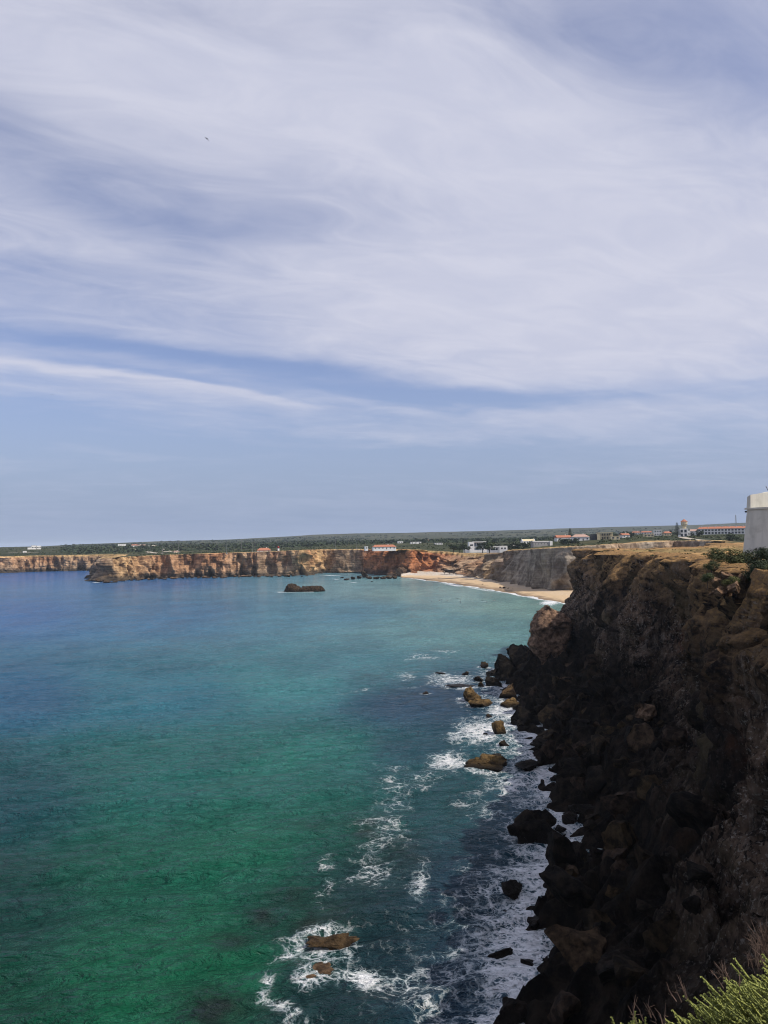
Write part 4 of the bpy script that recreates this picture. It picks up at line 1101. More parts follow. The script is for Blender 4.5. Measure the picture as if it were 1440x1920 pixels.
def flat(key, label, wall='white', depth=9, yaw=.15, wins=3, floors=1, cat='house'):
    r, w, h = place(key, label, cat, yaw)
    MB().box(-w / 2, w / 2, 0, depth, -2, h).build('wall', M[wall], r)
    MB().box(-w / 2 - .1, w / 2 + .1, -.1, depth + .1, h + .003, h + .35).build('roof', M[wall], r)
    for f in range(floors):
        for i in range(wins): window(r, -w / 2 + w * (i + .5) / wins, h * (f + .32) / floors, min(2.0, w / wins * .55), h / floors * .42)
    return r
def villa():
    r, w, h = place('villa', 'large white modern villa of stacked boxes above the beach gully', 'villa', .12)
    MB().box(-w * .36, -w * .18, -1, 12, -2, h * .55).build('wing', M['white'], r).location = (-w * .16, 0, 0)
    MB().box(-w * .33, -w * .12, -2.2, 11, -2, h).build('wall', M['white'], r)
    MB().box(-w * .12 + .01, w * .36, -.6, 11, -2, h * .46).build('wall', M['white'], r)
    MB().box(-w * .12 + .01, w * .30, .8, 11, h * .46 + .01, h * .96).build('wall', M['white'], r)
    MB().box(-w * .14, w * .40, -1.6, 11.2, h * .962, h * 1.03).build('roof', M['white'], r)
    MB().box(w * .30 + .01, w * .5, -.4, 10, -2, h * .86).build('wing', M['white'], r)
    for i in range(4): window(r, -w * .06 + i * w * .1, h * .54, w * .085, h * .34, .8, 'pane' if i % 2 else 'bluepane', False)
    for i in range(4): window(r, -w * .06 + i * w * .105, h * .06, w * .09, h * .30, -.6, 'bluepane', False)
    window(r, -w * .23, h * .56, w * .13, h * .16, -2.2, 'pane', False)
    window(r, w * .40, h * .2, w * .05, h * .3, -.4, 'pane', False)
    MB().box(-w * .12, w * .34, -.62, -.5, h * .46 + .02, h * .58).build('balcony_rail', M['bluepane'], r)
villa()
def lowwhite():
    r, w, h = place('lowwhite', 'low white terrace building right below the modern villa', 'house', .1)
    MB().box(-w / 2, w * .1, 0, 8, -2, h * .8).build('wall', M['white'], r); MB().box(w * .1 + .01, w / 2, -1.5, 8, -2, h).build('wall', M['white'], r)
    MB().box(-w / 2 - .4, w * .1, -1.4, 8.2, h * .803, h * .95).build('roof', M['white'], r)
    for i in range(4): window(r, -w * .42 + i * w * .13, .5, w * .09, h * .42, 0, 'pane', False)
    for i in range(2): window(r, w * .22 + i * w * .16, h * .35, w * .09, h * .3, -1.5)
lowwhite()
def gable_house():
    r, w, h = place('gable', 'white house with raised gable ends and a cream ridge behind dark trees', 'house', .25)
    MB().box(-w / 2, w / 2, 0, 9, -3, h * .55).build('wall', M['white'], r)
    MB().gable(-w / 2 + .5, w / 2 - .5, 0, 9, h * .55, h * .95, .1).build('roof', M['cream'], r)
    for sx in (-1, 1):
        x = sx * w / 2
        MB().add([(x - .3, -.3, 0), (x + .3, -.3, 0), (x + .3, 9.3, 0), (x - .3, 9.3, 0), (x - .3, -.3, h * .6), (x + .3, -.3, h * .6), (x + .3, 4.5, h * 1.08), (x - .3, 4.5, h * 1.08), (x + .3, 9.3, h * .6), (x - .3, 9.3, h * .6)],
                 [(3, 2, 1, 0), (0, 1, 5, 4), (4, 5, 6, 7), (7, 6, 8, 9), (2, 3, 9, 8), (1, 2, 8, 6, 5), (3, 0, 4, 7, 9)]).build('gable_end', M['white'], r)
    for i in range(4): window(r, -w * .33 + i * w * .22, h * .2, w * .08, h * .2)
gable_house()
r, w, h = place('shed', 'long grey shed with a white end wall on the slope above the grey cliff', 'shed', .3)
MB().box(-w / 2, w * .36, 0, 10, -3, h * .8).build('wall', M['grey'], r); MB().gable(-w / 2, w * .36, 0, 10, h * .8, h * 1.02, .2).build('roof', M['grey'], r)
MB().box(w * .36 + .01, w / 2, -1, 10, -3, h).build('end_block', M['white'], r)
for i in range(5): window(r, -w * .4 + i * w * .16, h * .35, w * .04, h * .2)
cottage('redwhite', 'white house with a red pitched roof below the small norfolk pine', yaw=.35, hip=0, wins=3)
cottage('pinkhip', 'wide white house under a faded pink hipped roof', roof='paletile', yaw=.15, hip=4, wins=4, depth=12)
def cream():
    r, w, h = place('cream', 'two-storey cream modern house with a dark clad block at its left', 'house', .1)
    MB().box(-w / 2, -w * .23, 1, 10, -2, h * .82).build('dark_block', M['darkwall'], r)
    MB().box(-w * .23 + .01, -w * .08, -1, 10, -2, h * .98).build('wall', M['cream'], r)
    MB().box(-w * .08 + .01, w * .5, 2.0, 10, -2, h * .9).build('wall', M['cream'], r)
    MB().box(-w * .23, w * .5, -1.2, 10.2, h * .983, h * 1.06).build('roof', M['cream'], r)
    MB().box(-w * .08 + .01, w * .46, -.6, 1.9, h * .44, h * .54).build('balcony', M['cream'], r)
    for i in range(5): MB().box(-w * .04 + i * w * .115, -w * .04 + i * w * .115 + .45, -.6, -.15, -1, h * .98).build('column', M['cream'], r)
    for f in (.1, .6):
        for i in range(4): window(r, 0 + i * w * .115, h * f, w * .08, h * .28, 2.0, 'pane', False)
cream()
flat('creamlow', 'single-storey cream block right of the two-storey cream house', 'cream', wins=2)
cottage('smallred', 'small white house with a red roof right of the cream buildings', yaw=.4, hip=0, wins=2)
flat('flatcream', 'low cream house with a dark flat-roofed half, left of the white block', 'cream', wins=3)
flat('block', 'plain white two-storey block with flat roof left of the water tower', 'white', wins=3, floors=2)
cottage('pinkhouse', 'pink-roofed house just left of the tall norfolk pine', wall='cream', yaw=.3, hip=2, wins=3)
cottage('farred', 'distant red-roofed house, left one of two behind the village', yaw=.1, wins=3)
cottage('farred2', 'distant long red-roofed house, right one of two behind the village', yaw=.1, wins=4)
def hotel():
    r, w, h = place('hotel', 'long white two-storey hotel with rows of balconies and red roof', 'hotel', .05, 'hotel')
    MB().box(-w / 2, w / 2, 2.2, 14, -2, h * .80).build('wall', M['white'], r)
    rf = MB().gable(-w / 2, w / 2, 0, 14, h * .80, h * 1.12, .5, 3).build('roof', M['tile'], r)
    for k in range(7): MB().box(-w * .42 + k * w * .14 - .5, -w * .42 + k * w * .14 + .5, 4.6, 5.6, h * .92, h * 1.2).build('chimney', M['white'], rf)
    MB().box(-w / 2, w / 2, 0, 2.19, -2, .5).build('base_slab', M['white'], r)
    MB().box(-w / 2, w / 2, 0, 2.19, h * .36, h * .50).build('balcony_slab', M['white'], r)
    MB().box(-w / 2, w / 2, 0, 2.19, h * .72, h * .797).build('eaves_beam', M['white'], r)
    n = 15
    for k in range(n + 1):
        x = -w / 2 + w * k / n; a, b = max(x - .65, -w / 2), min(x + .65, w / 2)
        MB().box(a, b, .05, 2.15, .503, h * .358).build('pier', M['white'], r); MB().box(a, b, .05, 2.15, h * .503, h * .718).build('pier', M['white'], r)
    for k in range(n):
        x = -w / 2 + w * (k + .5) / n
        window(r, x, .6, w / n * .62, h * .24, 2.15, 'pane', False); window(r, x, h * .50, w / n * .62, h * .21, 2.15, 'pane', False)
    MB().box(-w / 2 - 9, -w / 2 - .01, 1, 11, -2, h * .5).build('wing', M['white'], r)
    MB().gable(-w / 2 - 9, -w / 2 - .01, 1, 11, h * .5, h * .8, .2).build('wing_roof', M['paletile'], r)
hotel()
def water_tower():
    r, w, h = place('tower', 'cream water tower with a conical red roof rising from a white building', 'water tower', .2, 'water_tower')
    MB().box(-w * .5, w * .28, 0, 9, -2, h).build('wall', M['white'], r); MB().box(w * .28 + .01, w * .52, 1.5, 9, -2, h * .72).build('annex', M['white'], r)
    for f in (.08, .55):
        for i in range(2): window(r, -w * .3 + i * w * .36, h * f, w * .22, h * .32, 0, 'pane')
    window(r, w * .4, h * .2, w * .10, h * .3, 1.5)
    k = 900 / FPX; zb = h; cx, cy = w * .03, 4.5
    MB().tube((cx, cy, zb - 1), (cx, cy, zb + 6 * k), 3.6 * k, 3.4 * k, 20).build('shaft', M['cream'], r, True)
    MB().tube((cx, cy, zb + 5 * k), (cx, cy, zb + 6.2 * k), 3.6 * k, 5.7 * k, 24).build('tank_base', M['cream'], r, True)
    MB().tube((cx, cy, zb + 6.21 * k), (cx, cy, zb + 13 * k), 5.7 * k, 5.7 * k, 24).build('tank', M['cream'], r, True)
    for i in range(8):
        th = i * PI / 4
        MB().box(-.15, .15, -.15, .15, zb + 6.3 * k, zb + 12.9 * k).build('tank_rib', M['white'], r, loc=(cx + 5.75 * k * math.cos(th), cy + 5.75 * k * math.sin(th), 0))
    MB().tube((cx, cy, zb + 13.02 * k), (cx, cy, zb + 18 * k), 6.8 * k, .15, 24).build('roof', M['tile'], r)
water_tower()
def white_far():
    r, w, h = place('whitefar', 'group of white farm buildings on the far left plateau', 'farmhouse', .1)
    MB().box(-w * .2, w * .14, 0, 12, -2, h).build('wall', M['white'], r); MB().box(w * .18, w * .5, 0, 12, -2, h * .95).build('wall', M['white'], r)
    MB().box(-w * .5, -w * .2 - .01, 0, 10, -2, h * .5).build('wing', M['white'], r); MB().box(w * .14 + .01, w * .18 - .01, 4, 10, -2, h * .4).build('link_wall', M['white'], r)
    MB().box(-w * .21, w * .15, -.3, 12.3, h + .003, h + .4).build('roof', M['white'], r)
    for i in range(3): window(r, -w * .14 + i * w * .11, h * .4, 2, 2)
    for i in range(3): window(r, w * .24 + i * w * .1, h * .4, 2, 2)
white_far()
flat('whitesmall', 'small white hut in front of the far left farm buildings', wins=1)
flat('longwhite', 'long low white building on the far plain right of the left headland', wins=4)
cottage('farm', 'white farmhouse beside the pale track on the left plain', wins=3, yaw=.1)
cottage('farm2', 'farmhouse with faded roof right of the white farmhouse by the track', roof='paletile', wins=3)
cottage('farm3', 'small farm shed at the right end of the farm row', wall='cream', roof='paletile', wins=2, chim=0)
flat('farm4', 'grey flat-roofed farm shed below the farm row', 'grey', wins=2)
cottage('farm5', 'small cream house at the foot of the tall mast on the left', wall='cream', roof='paletile', wins=2)
cottage('redhip', 'low house with a red hipped roof at the cliff edge, left of the red beacon', roof='tile', hip=4, yaw=.0, rk=.65, depth=13)
cottage('longred', 'long white house with a red roof above the red cliff', roof='tile', hip=3, yaw=.15, wins=6, rk=.5, depth=12)
flat('hut', 'tiny white hut at the cliff edge left of the long red-roofed house', wins=1)
flat('fw1', 'distant white house just right of the long red-roofed house', wins=2)
flat('fw2', 'distant low white house, second right of the long red-roofed house', wins=3)
cottage('fw3', 'tiny far white house on the plain above the gully', wins=2)
flat('fw4', 'white house at the back of the gully left of the villa', wins=3)
def beacon():
    r, w, h = place('beacon', 'small white beacon tower with a red lantern at the cliff edge', 'beacon', 0, 'beacon')
    MB().tube((0, 0, -2), (0, 0, h * .62), w * .42, w * .34, 12).build('shaft', M['white'], r, True)
    MB().tube((0, 0, h * .62), (0, 0, h * .68), w * .52, w * .52, 12).build('gallery', M['redpaint'], r)
    MB().tube((0, 0, h * .68), (0, 0, h * .88), w * .3, w * .3, 12).build('lantern', M['redpaint'], r, True)
    MB().tube((0, 0, h * .88), (0, 0, h * 1.02), w * .4, .05, 12).build('lantern_roof', M['redpaint'], r)
beacon()
def beach_hut():
    p = W(842, 1075, 3.6)
    r = thing('beach_hut', 'dark wooden hut on stilts at the back of the beach', 'hut', (p[0], p[1], p[2]), -.15)
    for x in (-5, 0, 5):
        for y in (0, 5): MB().box(x - .15, x + .15, y - .15, y + .15, -3, 1.0).build('stilt', M['wood'], r)
    MB().box(-6.4, 6.4, -1.5, 6, 1.0, 1.3).build('deck', M['wood'], r)
    MB().box(-5, 4, .4, 5.5, 1.31, 3.6).build('wall', M['wood'], r)
    MB().box(-5.8, 5, -.6, 6, 3.61, 3.95).build('roof', M['darkwall'], r)
    MB().box(-1.2, 1.0, .33, .5, 1.32, 3.2).build('door', M['darkwall'], r)
beach_hut()

# masts
def mast(x, yb, yt, label, r0=.30):
    p = hit(x, yb, 700, 3000); hgt = (yb - yt) * p[1] / FPX
    o = thing('mast', label, 'mast', p, 0, 'thin masts on the far plateau')
    MB().tube((0, 0, -1), (0, 0, hgt), r0, r0 * .6, 6).build('pole', M['metal'], o)
    MB().box(-.8, .8, -.8, .8, -1.5, .5).build('base', M['grey'], o)
    MB().box(-.9, .9, -.12, .12, hgt * .90, hgt * .92).build('crossarm', M['metal'], o)
for a in [(335, 1039, 1015, 'tall thin mast on the plateau behind the left headland'), (304.5, 1039, 1023, 'thin mast left of the tall mast behind the headland'), (283, 1038, 1026, 'shortest mast, leftmost on the plain'),
          (425, 1037, 1020, 'faint mast between the tall mast and the pair by the cliff'), (453, 1034, 1010, 'mast left of the pair near the red hipped roof'), (473, 1035, 1015, 'left mast of the close pair by the red hipped roof'), (478, 1035, 1012, 'right mast of the close pair by the red hipped roof'),
          (629.5, 1030, 1004, 'single tall mast above the recess in the cliffs'), (669, 1029, 1017, 'short mast right of the single tall mast'), (722, 1003, 992, 'tiny mast on the skyline beyond the red-roofed house')]:
    mast(*a)
def pylon():
    p = at(1380, 990, 1500.0); p[2] = terrain(p[None, :2])[0]; hgt = 40 - (966 - yh(1380)) * 1500 / FPX - p[2]
    o = thing('lattice_mast', 'faint lattice mast behind the long white hotel', 'mast', p)
    for sx in (-1, 1):
        for sy in (-1, 1): MB().tube((sx * 2.4, sy * 2.4, -1), (sx * .5, sy * .5, hgt), .22, .16, 5).build('leg', M['metal'], o)
    for k in range(8):
        a, b = k / 8, (k + 1) / 8; wa, wb = 2.4 - 1.9 * a, 2.4 - 1.9 * b
        MB().tube((-wa, -wa, hgt * a), (wb, -wb, hgt * b), .13, .13, 4).tube((wa, -wa, hgt * a), (-wb, -wb, hgt * b), .13, .13, 4).build('brace', M['metal'], o)
pylon()

# tracks
def track(name, pts, w):
    Q = np.array([hit(x, y)[:2] for x, y in pts])
    S, _ = resample(Q, 12.0, Q, 3); t = np.gradient(S, axis=0); t /= np.linalg.norm(t, axis=1)[:, None] + 1e-9; n = np.stack([-t[:, 1], t[:, 0]], 1)
    P = np.zeros((len(S), 3, 3))
    for k, s_ in enumerate((-1, 0, 1)):
        P[:, k, :2] = S + n * w * s_; P[:, k, 2] = terrain(P[:, k, :2]) + .55
    struct(link(name, mesh_np(name, P, grid_faces(len(S), 3), M['road'])))
track('dirt_road', [(238, 1026), (258, 1031), (280, 1035.5), (303, 1039)], 5)
track('dirt_road', [(282, 1022), (296, 1028), (318, 1035.5)], 7)
track('dirt_road', [(294, 1024.5), (326, 1024)], 9)
track('dirt_road', [(12, 1037), (36, 1037), (60, 1036), (92, 1035.5)], 5)
track('dirt_road', [(951, 1026), (968, 1023), (980, 1019), (984, 1015)], 3.5)
track('path', [(1277, 1007.5), (1285, 1010), (1300, 1012), (1330, 1013.5)], 4.5)

# ------------------------------------------------------------------ plants
def leafball(name, seed, n, leaf, flat_=.75, lumps=9, hollow=.55):
    """leaf clumps spread through a lumpy crown: unit radius, foot at z = 0"""
    r = np.random.default_rng(seed)
    L = r.normal(size=(lumps, 3)); L /= np.linalg.norm(L, axis=1)[:, None]; L = L * r.uniform(.3, .68, (lumps, 1)); R = r.uniform(.30, .5, lumps)
    k = r.integers(0, lumps, n); d = r.normal(size=(n, 3)); d /= np.linalg.norm(d, axis=1)[:, None]
    P = L[k] + d * (R[k] * r.uniform(hollow, 1.0, n))[:, None]
    P[:, 2] = (P[:, 2] + .8) * flat_
    nrm = d + r.normal(size=(n, 3)) * .5 + (0, 0, .3); nrm /= np.linalg.norm(nrm, axis=1)[:, None]
    a = np.cross(nrm, r.normal(size=(n, 3))); a /= np.linalg.norm(a, axis=1)[:, None]; b = np.cross(nrm, a)
    s_ = leaf * r.uniform(.6, 1.3, n)[:, None]
    V = np.stack([P - a * s_, P + b * s_ * .55, P + a * s_, P - b * s_ * .55], 1).reshape(-1, 3)
    return V, np.arange(n * 4).reshape(n, 4)
CROWN = [mesh_np('crown', *leafball('crown', 700 + i, 420, .13, .85, 10), M['tree'], False) for i in range(4)]
BUSH = [mesh_np('foliage', *leafball('foliage', 720 + i, 2600, .05, .72, 14), M['bush'], False) for i in range(4)]
TRUNK = MB().tube((0, 0, -.4), (0, 0, .55), .06, .035, 7).tube((0, 0, .4), (.3, .1, .8), .03, .015, 5).tube((0, 0, .4), (-.25, .15, .85), .03, .015, 5)
def tree(label, x, y, Y, w, h, group='dark trees among the houses'):
    p = at(x, y, Y); p[2] = terrain(p[None, :2])[0]
    o = thing('tree', label, 'tree', p, random.uniform(0, 6), group); R = w / 2
    t = TRUNK.build('trunk', M['bark'], o); t.scale = (R * 1.2, R * 1.2, h * .6)
    link('crown', random.choice(CROWN), o, (0, 0, h * .08), None, (R, R, h * .62))
for a in [('round dark tree between the villa and the low white building', 921, 1026, 765, 8, 7), ('dark tree behind the left half of the low white building', 936, 1023, 800, 12, 9), ('wide dark tree behind the right end of the low white building', 951, 1023, 810, 14, 9),
          ('dark tree right of the low white building', 964, 1022, 800, 14, 9), ('dark tree halfway to the gabled house', 974, 1020, 820, 12, 8), ('dark tree in front of the gabled house, left', 985, 1019, 800, 10, 7), ('dark tree in front of the gabled house, right', 996, 1019, 800, 11, 7),
          ('bushy dark tree in front of the red pitched roof', 1056, 1015, 770, 14, 7), ('bushy dark tree between the two roofed houses', 1066, 1016, 765, 12, 6), ('dark bushy tree below the faded pink hipped roof', 1078, 1017, 760, 12, 6),
          ('dark tree behind the small red-roofed house', 1184, 1004, 900, 12, 8), ('rounded tree in front of the left end of the hotel', 1312, 1002, 900, 13, 9), ('dark shrubby tree in front of the right end of the hotel', 1374, 1010, 700, 17, 7),
          ('dark tree left of the villa at the gully head', 862, 1026, 800, 12, 7), ('dark tree under the front of the villa', 905, 1034, 700, 13, 8), ('dark tree at the gully under the low white building', 918, 1036, 690, 14, 9), ('dark tree on the left wall of the gully', 850, 1036, 790, 16, 8),
          ('dark tree at the head of the gully', 872, 1038, 740, 15, 8), ('dark tree behind the cream block', 1155, 1003, 900, 10, 6), ('dark tree left of the hotel wing', 1297, 1002, 930, 8, 6)]:
    tree(*a)
def norfolk(label, x, yb, yt, Y):
    p = at(x, yb, Y); p[2] = terrain(p[None, :2])[0]; h = 40 - (yt - yh(x)) * Y / FPX - p[2]
    o = thing('norfolk_pine', label, 'tree', p)
    MB().tube((0, 0, -1), (0, 0, h), .35, .06, 7).build('trunk', M['bark'], o)
    r = np.random.default_rng(int(x)); V = []
    nl = 13
    for k in range(nl):
        z = h * (.16 + .84 * k / nl); R = h * .23 * (1 - .86 * k / nl)
        for j in range(6):
            th = j * PI / 3 + k * .5 + r.uniform(-.15, .15)
            for q in range(16):
                d = R * (q + 1) / 16; c = np.array([d * math.cos(th), d * math.sin(th), z + d * .10])
                a = r.normal(size=3); a /= np.linalg.norm(a); b = np.cross(a, r.normal(size=3)); b /= np.linalg.norm(b); s_ = h * .028
                V += [c - a * s_, c + b * s_ * .8, c + a * s_, c - b * s_ * .8]
    V = np.array(V); link('crown', mesh_np('crown', V, np.arange(len(V)).reshape(-1, 4), M['tree'], False), o)
norfolk('tall tiered norfolk pine beside the water tower', 1270, 1007, 979, 880)
norfolk('norfolk pine above the red pitched roof, on the skyline', 1069, 1009, 990, 900)
norfolk('dark conical pine left of the far left farm buildings', 37, 1036, 1027.5, 1760)

# scrub that reads as one cover on the plain and along the slopes
def scrub(name, n, seed, ylo, yhi, hlo, hhi, leafn, cond, mat, label):
    r = np.random.default_rng(seed)
    Y = np.exp(r.uniform(math.log(ylo), math.log(yhi), n)); U = r.uniform(-.62, .62, n)
    P = np.stack([U * Y, Y], 1); ok = inside(P)
    P = P[ok]; d = np.full(len(P), 1e9); m = P[:, 1] < 1500; d[m] = dist_line(P[m], COAST)
    q = np.concatenate([P, 0 * P[:, :1]], 1)
    ok = cond(P, d, q, r); P = P[ok]
    for b in BLD.values():
        P = P[np.hypot(P[:, 0] - b['p'][0], (P[:, 1] - b['p'][1] + 4) * .8) > b['w'] * .55 + 5]
    z = terrain(P); n = len(P)
    h = r.uniform(hlo, hhi, n); w = h * r.uniform(.8, 1.7, n) * (1 + P[:, 1] / 4000)
    c = np.concatenate([P, z[:, None]], 1).repeat(leafn, 0)
    dd = r.normal(size=(n * leafn, 3)); dd /= np.linalg.norm(dd, axis=1)[:, None]; dd[:, 2] = np.abs(dd[:, 2])
    sc = np.stack([w, w, h], 1).repeat(leafn, 0)
    C = c + dd * sc * r.uniform(.5, 1.0, (n * leafn, 1))
    nn = dd + r.normal(size=dd.shape) * .5; nn /= np.linalg.norm(nn, axis=1)[:, None]
    a = np.cross(nn, r.normal(size=nn.shape)); a /= np.linalg.norm(a, axis=1)[:, None]; b = np.cross(nn, a)
    s_ = (w * .5).repeat(leafn)[:, None] * r.uniform(.6, 1.3, (n * leafn, 1))
    V = np.stack([C - a * s_, C + b * s_ * .7, C + a * s_, C - b * s_ * .7], 1).reshape(-1, 3)
    o = link(name, mesh_np(name, V, np.arange(len(V)).reshape(-1, 4), M[mat], False)); struct(o, 'stuff', label); o['category'] = 'scrub'
scrub('scrub', 16000, 801, 560, 2600, .5, 1.5, 9, lambda P, d, q, r: (d > np.where(P[:, 0] > 60, 20, 26) + r.uniform(0, 10, len(P))) & (fbm(q, 1 / 60., 3, seed=803) > -.22) & ~((P[:, 1] < 560)), 'scrub', 'low dark green scrub covering the plateau')
scrub('far_woodland', 12000, 811, 1300, 4600, 1.5, 4.5, 9, lambda P, d, q, r: (fbm(q * np.array([.5, 1.6, 1]), 1 / 500., 3, seed=813) > .02) & (P[:, 0] > -.42 * P[:, 1]), 'tree', 'dark bands of distant woodland on the inland plain')
scrub('low_tufts', 9000, 821, 85, 560, .10, .32, 9, lambda P, d, q, r: (d > 2) & (fbm(q, 1 / 14., 3, seed=823) > .05), 'scrub', 'small dark tufts on the dry crust of the near plateau')

# bushes on the rim below the bastion
def bush(label, x, y, Y, w, h, mat=None, z=None):
    p = at(x, y, Y)
    o = thing('shrub', label, 'shrub', p, random.uniform(0, 6), 'shrubs on the rim below the bastion')
    me = random.choice(BUSH)
    if mat: me = me.copy(); me.materials[0] = M[mat]
    link('foliage', me, o, None, None, (w / 2, w / 2, h))
    MB().tube((0, 0, -.6), (0, 0, h * .5), .06, .03, 6).tube((0, 0, h * .2), (w * .2, 0, h * .6), .035, .015, 5).tube((0, 0, h * .2), (-w * .18, .1, h * .6), .035, .015, 5).build('stem', M['bark'], o)
bush('round green shrub at the left foot of the bastion wall', 1346, 1054, 100, 3.6, 1.5)
bush('broad olive shrub in front of the bastion wall', 1378, 1062, 92, 5.4, 1.7)
bush('olive shrub touching the right of the broad one', 1394, 1060, 94, 3.4, 1.5)
bush('dark green shrub filling the right edge under the bastion', 1430, 1072, 82, 5.2, 2.4, 'scrub')
bush('dark shrub lower down at the right edge', 1424, 1092, 76, 4.2, 2.0, 'scrub')
bush('small dark green shrub on the lip left of the olive shrubs', 1334, 1070, 88, 2.2, 1.0, 'scrub')
bush('small yellowish cushion shrub on the sunlit ledge', 1372, 1098, 74, 2.0, .8)
bush('cushion shrub hanging over the edge left of the ledge', 1326, 1092, 79, 2.0, .9, 'scrub')
for i, (x, y, w, h, Yd, lab) in enumerate([(1366, 1082, 30, .5, 78, 'pale cracked rock under the broad olive shrub'), (1386, 1078, 22, .6, 79, 'squared orange rock on the sunlit ledge below the shrubs'), (1402, 1084, 30, .5, 77, 'tan rock slab right of the orange rock'),
                                           (1344, 1088, 26, .5, 80, 'pale rock jutting at the left of the sunlit ledge'), (1380, 1106, 36, .7, 73, 'yellow-brown rock at the foot of the sunlit ledge'), (1352, 1112, 40, .6, 74, 'grey rock on the brow of the near buttress')]):
    boulder(lab, x, y, w, h, 1, .8, mesh=FINE[i % 5], Y=Yd, foam=False, sink=.5)

# foreground shrub
def shoots(c, rad, n, seed, lean, lmin=.05, lmax=.17, keep=None):
    r = np.random.default_rng(seed); V = []; F = []
    vv = []; cnt = 0
    while cnt < n:
        d = r.normal(size=3); d /= np.linalg.norm(d)
        if d[2] < -.1: continue
        p = np.array(c) + d * np.array(rad) * r.uniform(.80, 1.0)
        nn = d / np.array(rad); nn /= np.linalg.norm(nn)
        ax = nn * .35 + np.array(lean) + r.normal(size=3) * .27; ax /= np.linalg.norm(ax)
        L = r.uniform(lmin, lmax); bend = np.array([0, 0, 1.0]) * .30
        segs = 5; pts = [p + ax * L * t + bend * L * .5 * t * t for t in np.linspace(0, 1, segs)]
        a = np.cross(ax, (0.3, .2, 1)); a /= np.linalg.norm(a); b = np.cross(ax, a)
        base = len(vv)
        for i, q in enumerate(pts):
            rr_ = .0075 * (1 - .5 * i / (segs - 1))
            for k in range(4): vv.append(q + (a * math.cos(k * PI / 2) + b * math.sin(k * PI / 2)) * rr_)
        for i in range(segs - 1):
            for k in range(4): F.append((base + i * 4 + k, base + i * 4 + (k + 1) % 4, base + i * 4 + 4 + (k + 1) % 4, base + i * 4 + 4 + k))
        m = 30
        for i in range(m):
            t = .12 + .88 * i / m; q = p + ax * L * t + bend * L * .5 * t * t
            th = i * 2.4; o_ = a * math.cos(th) + b * math.sin(th)
            dr = o_ * .75 + ax * .8; dr /= np.linalg.norm(dr); sd_ = np.cross(dr, o_ + ax * .2); sd_ /= np.linalg.norm(sd_) + 1e-6
            ln = r.uniform(.013, .026) * (1.15 - .45 * t); wd = .0068
            k0 = len(vv); vv += [q, q + dr * ln * .55 + sd_ * wd, q + dr * ln, q + dr * ln * .55 - sd_ * wd]; F.append((k0, k0 + 1, k0 + 2, k0 + 3))
        cnt += 1
    return np.array(vv), np.array(F)
def twigs(c, n, seed, spread, L, lean):
    r = np.random.default_rng(seed); m = MB()
    for _ in range(n):
        p = np.array(c) + r.normal(size=3) * spread; d = np.array(lean) + r.normal(size=3) * .25; d /= np.linalg.norm(d); l = L * r.uniform(.6, 1.2)
        q = p + d * l * .6; e = q + (d + r.normal(size=3) * .3) * l * .4
        m.tube(p, q, .0028, .002, 4).tube(q, e, .002, .0008, 4)
        for _k in range(4):
            t = r.uniform(.25, .95); s_ = p + d * l * .6 * t; m.tube(s_, s_ + (d + r.normal(size=3) * .6) * l * .22, .0014, .0006, 3)
    return m
def fore_shrub(label, c, rad, n, seed, tw, lean=(-.95, .20, .34)):
    o = thing('shrub', label, 'shrub', (c[0], c[1], c[2] - rad[2]), 0, 'shrubs at the photographer\'s feet')
    V, F = shoots((0, 0, rad[2]), rad, n, seed, lean)
    link('foliage', mesh_np('foliage', V, F, M['shoot'], False), o)
    for i, (tc, k, L) in enumerate(tw): twigs(np.array(tc) - np.array((c[0], c[1], c[2] - rad[2])), k, seed + 50 + i, (.03, .03, .02), L, (-.3, .05, .9)).build('dry_twig', M['twig'], o)
    st = MB()
    for k in range(9):
        th = k * .7; st.tube((0, 0, -.25), (rad[0] * .75 * math.cos(th), rad[1] * .75 * math.sin(th), rad[2] * 1.15), .014, .005, 5)
    st.build('stem', M['bark'], o)
fore_shrub('bright yellow-green shrub with finger-like shoots in the lower right corner', (2.40, 3.75, 37.08), (1.10, .80, .72), 3000, 901,
           [(at(1280, 1872, 4.05), 6, .11), (at(1238, 1920, 4.0), 6, .11), (at(1366, 1848, 4.2), 9, .11), (at(1414, 1820, 4.3), 5, .10)])
fore_shrub('taller dry brown-tipped shrub at the right edge above the green one', (3.05, 4.6, 36.90), (.72, .6, .85), 900, 907,
           [(at(1436, 1800, 5.1), 26, .2), (at(1426, 1815, 5.0), 16, .15), (at(1446, 1780, 5.2), 26, .2)])
fore_shrub('small pointed green sprig at the bottom edge left of the big shrub', (1.27, 4.12, 37.22), (.14, .12, .12), 46, 911, [(at(1212, 1925, 4.0), 5, .1)], (-.05, 0, .9))

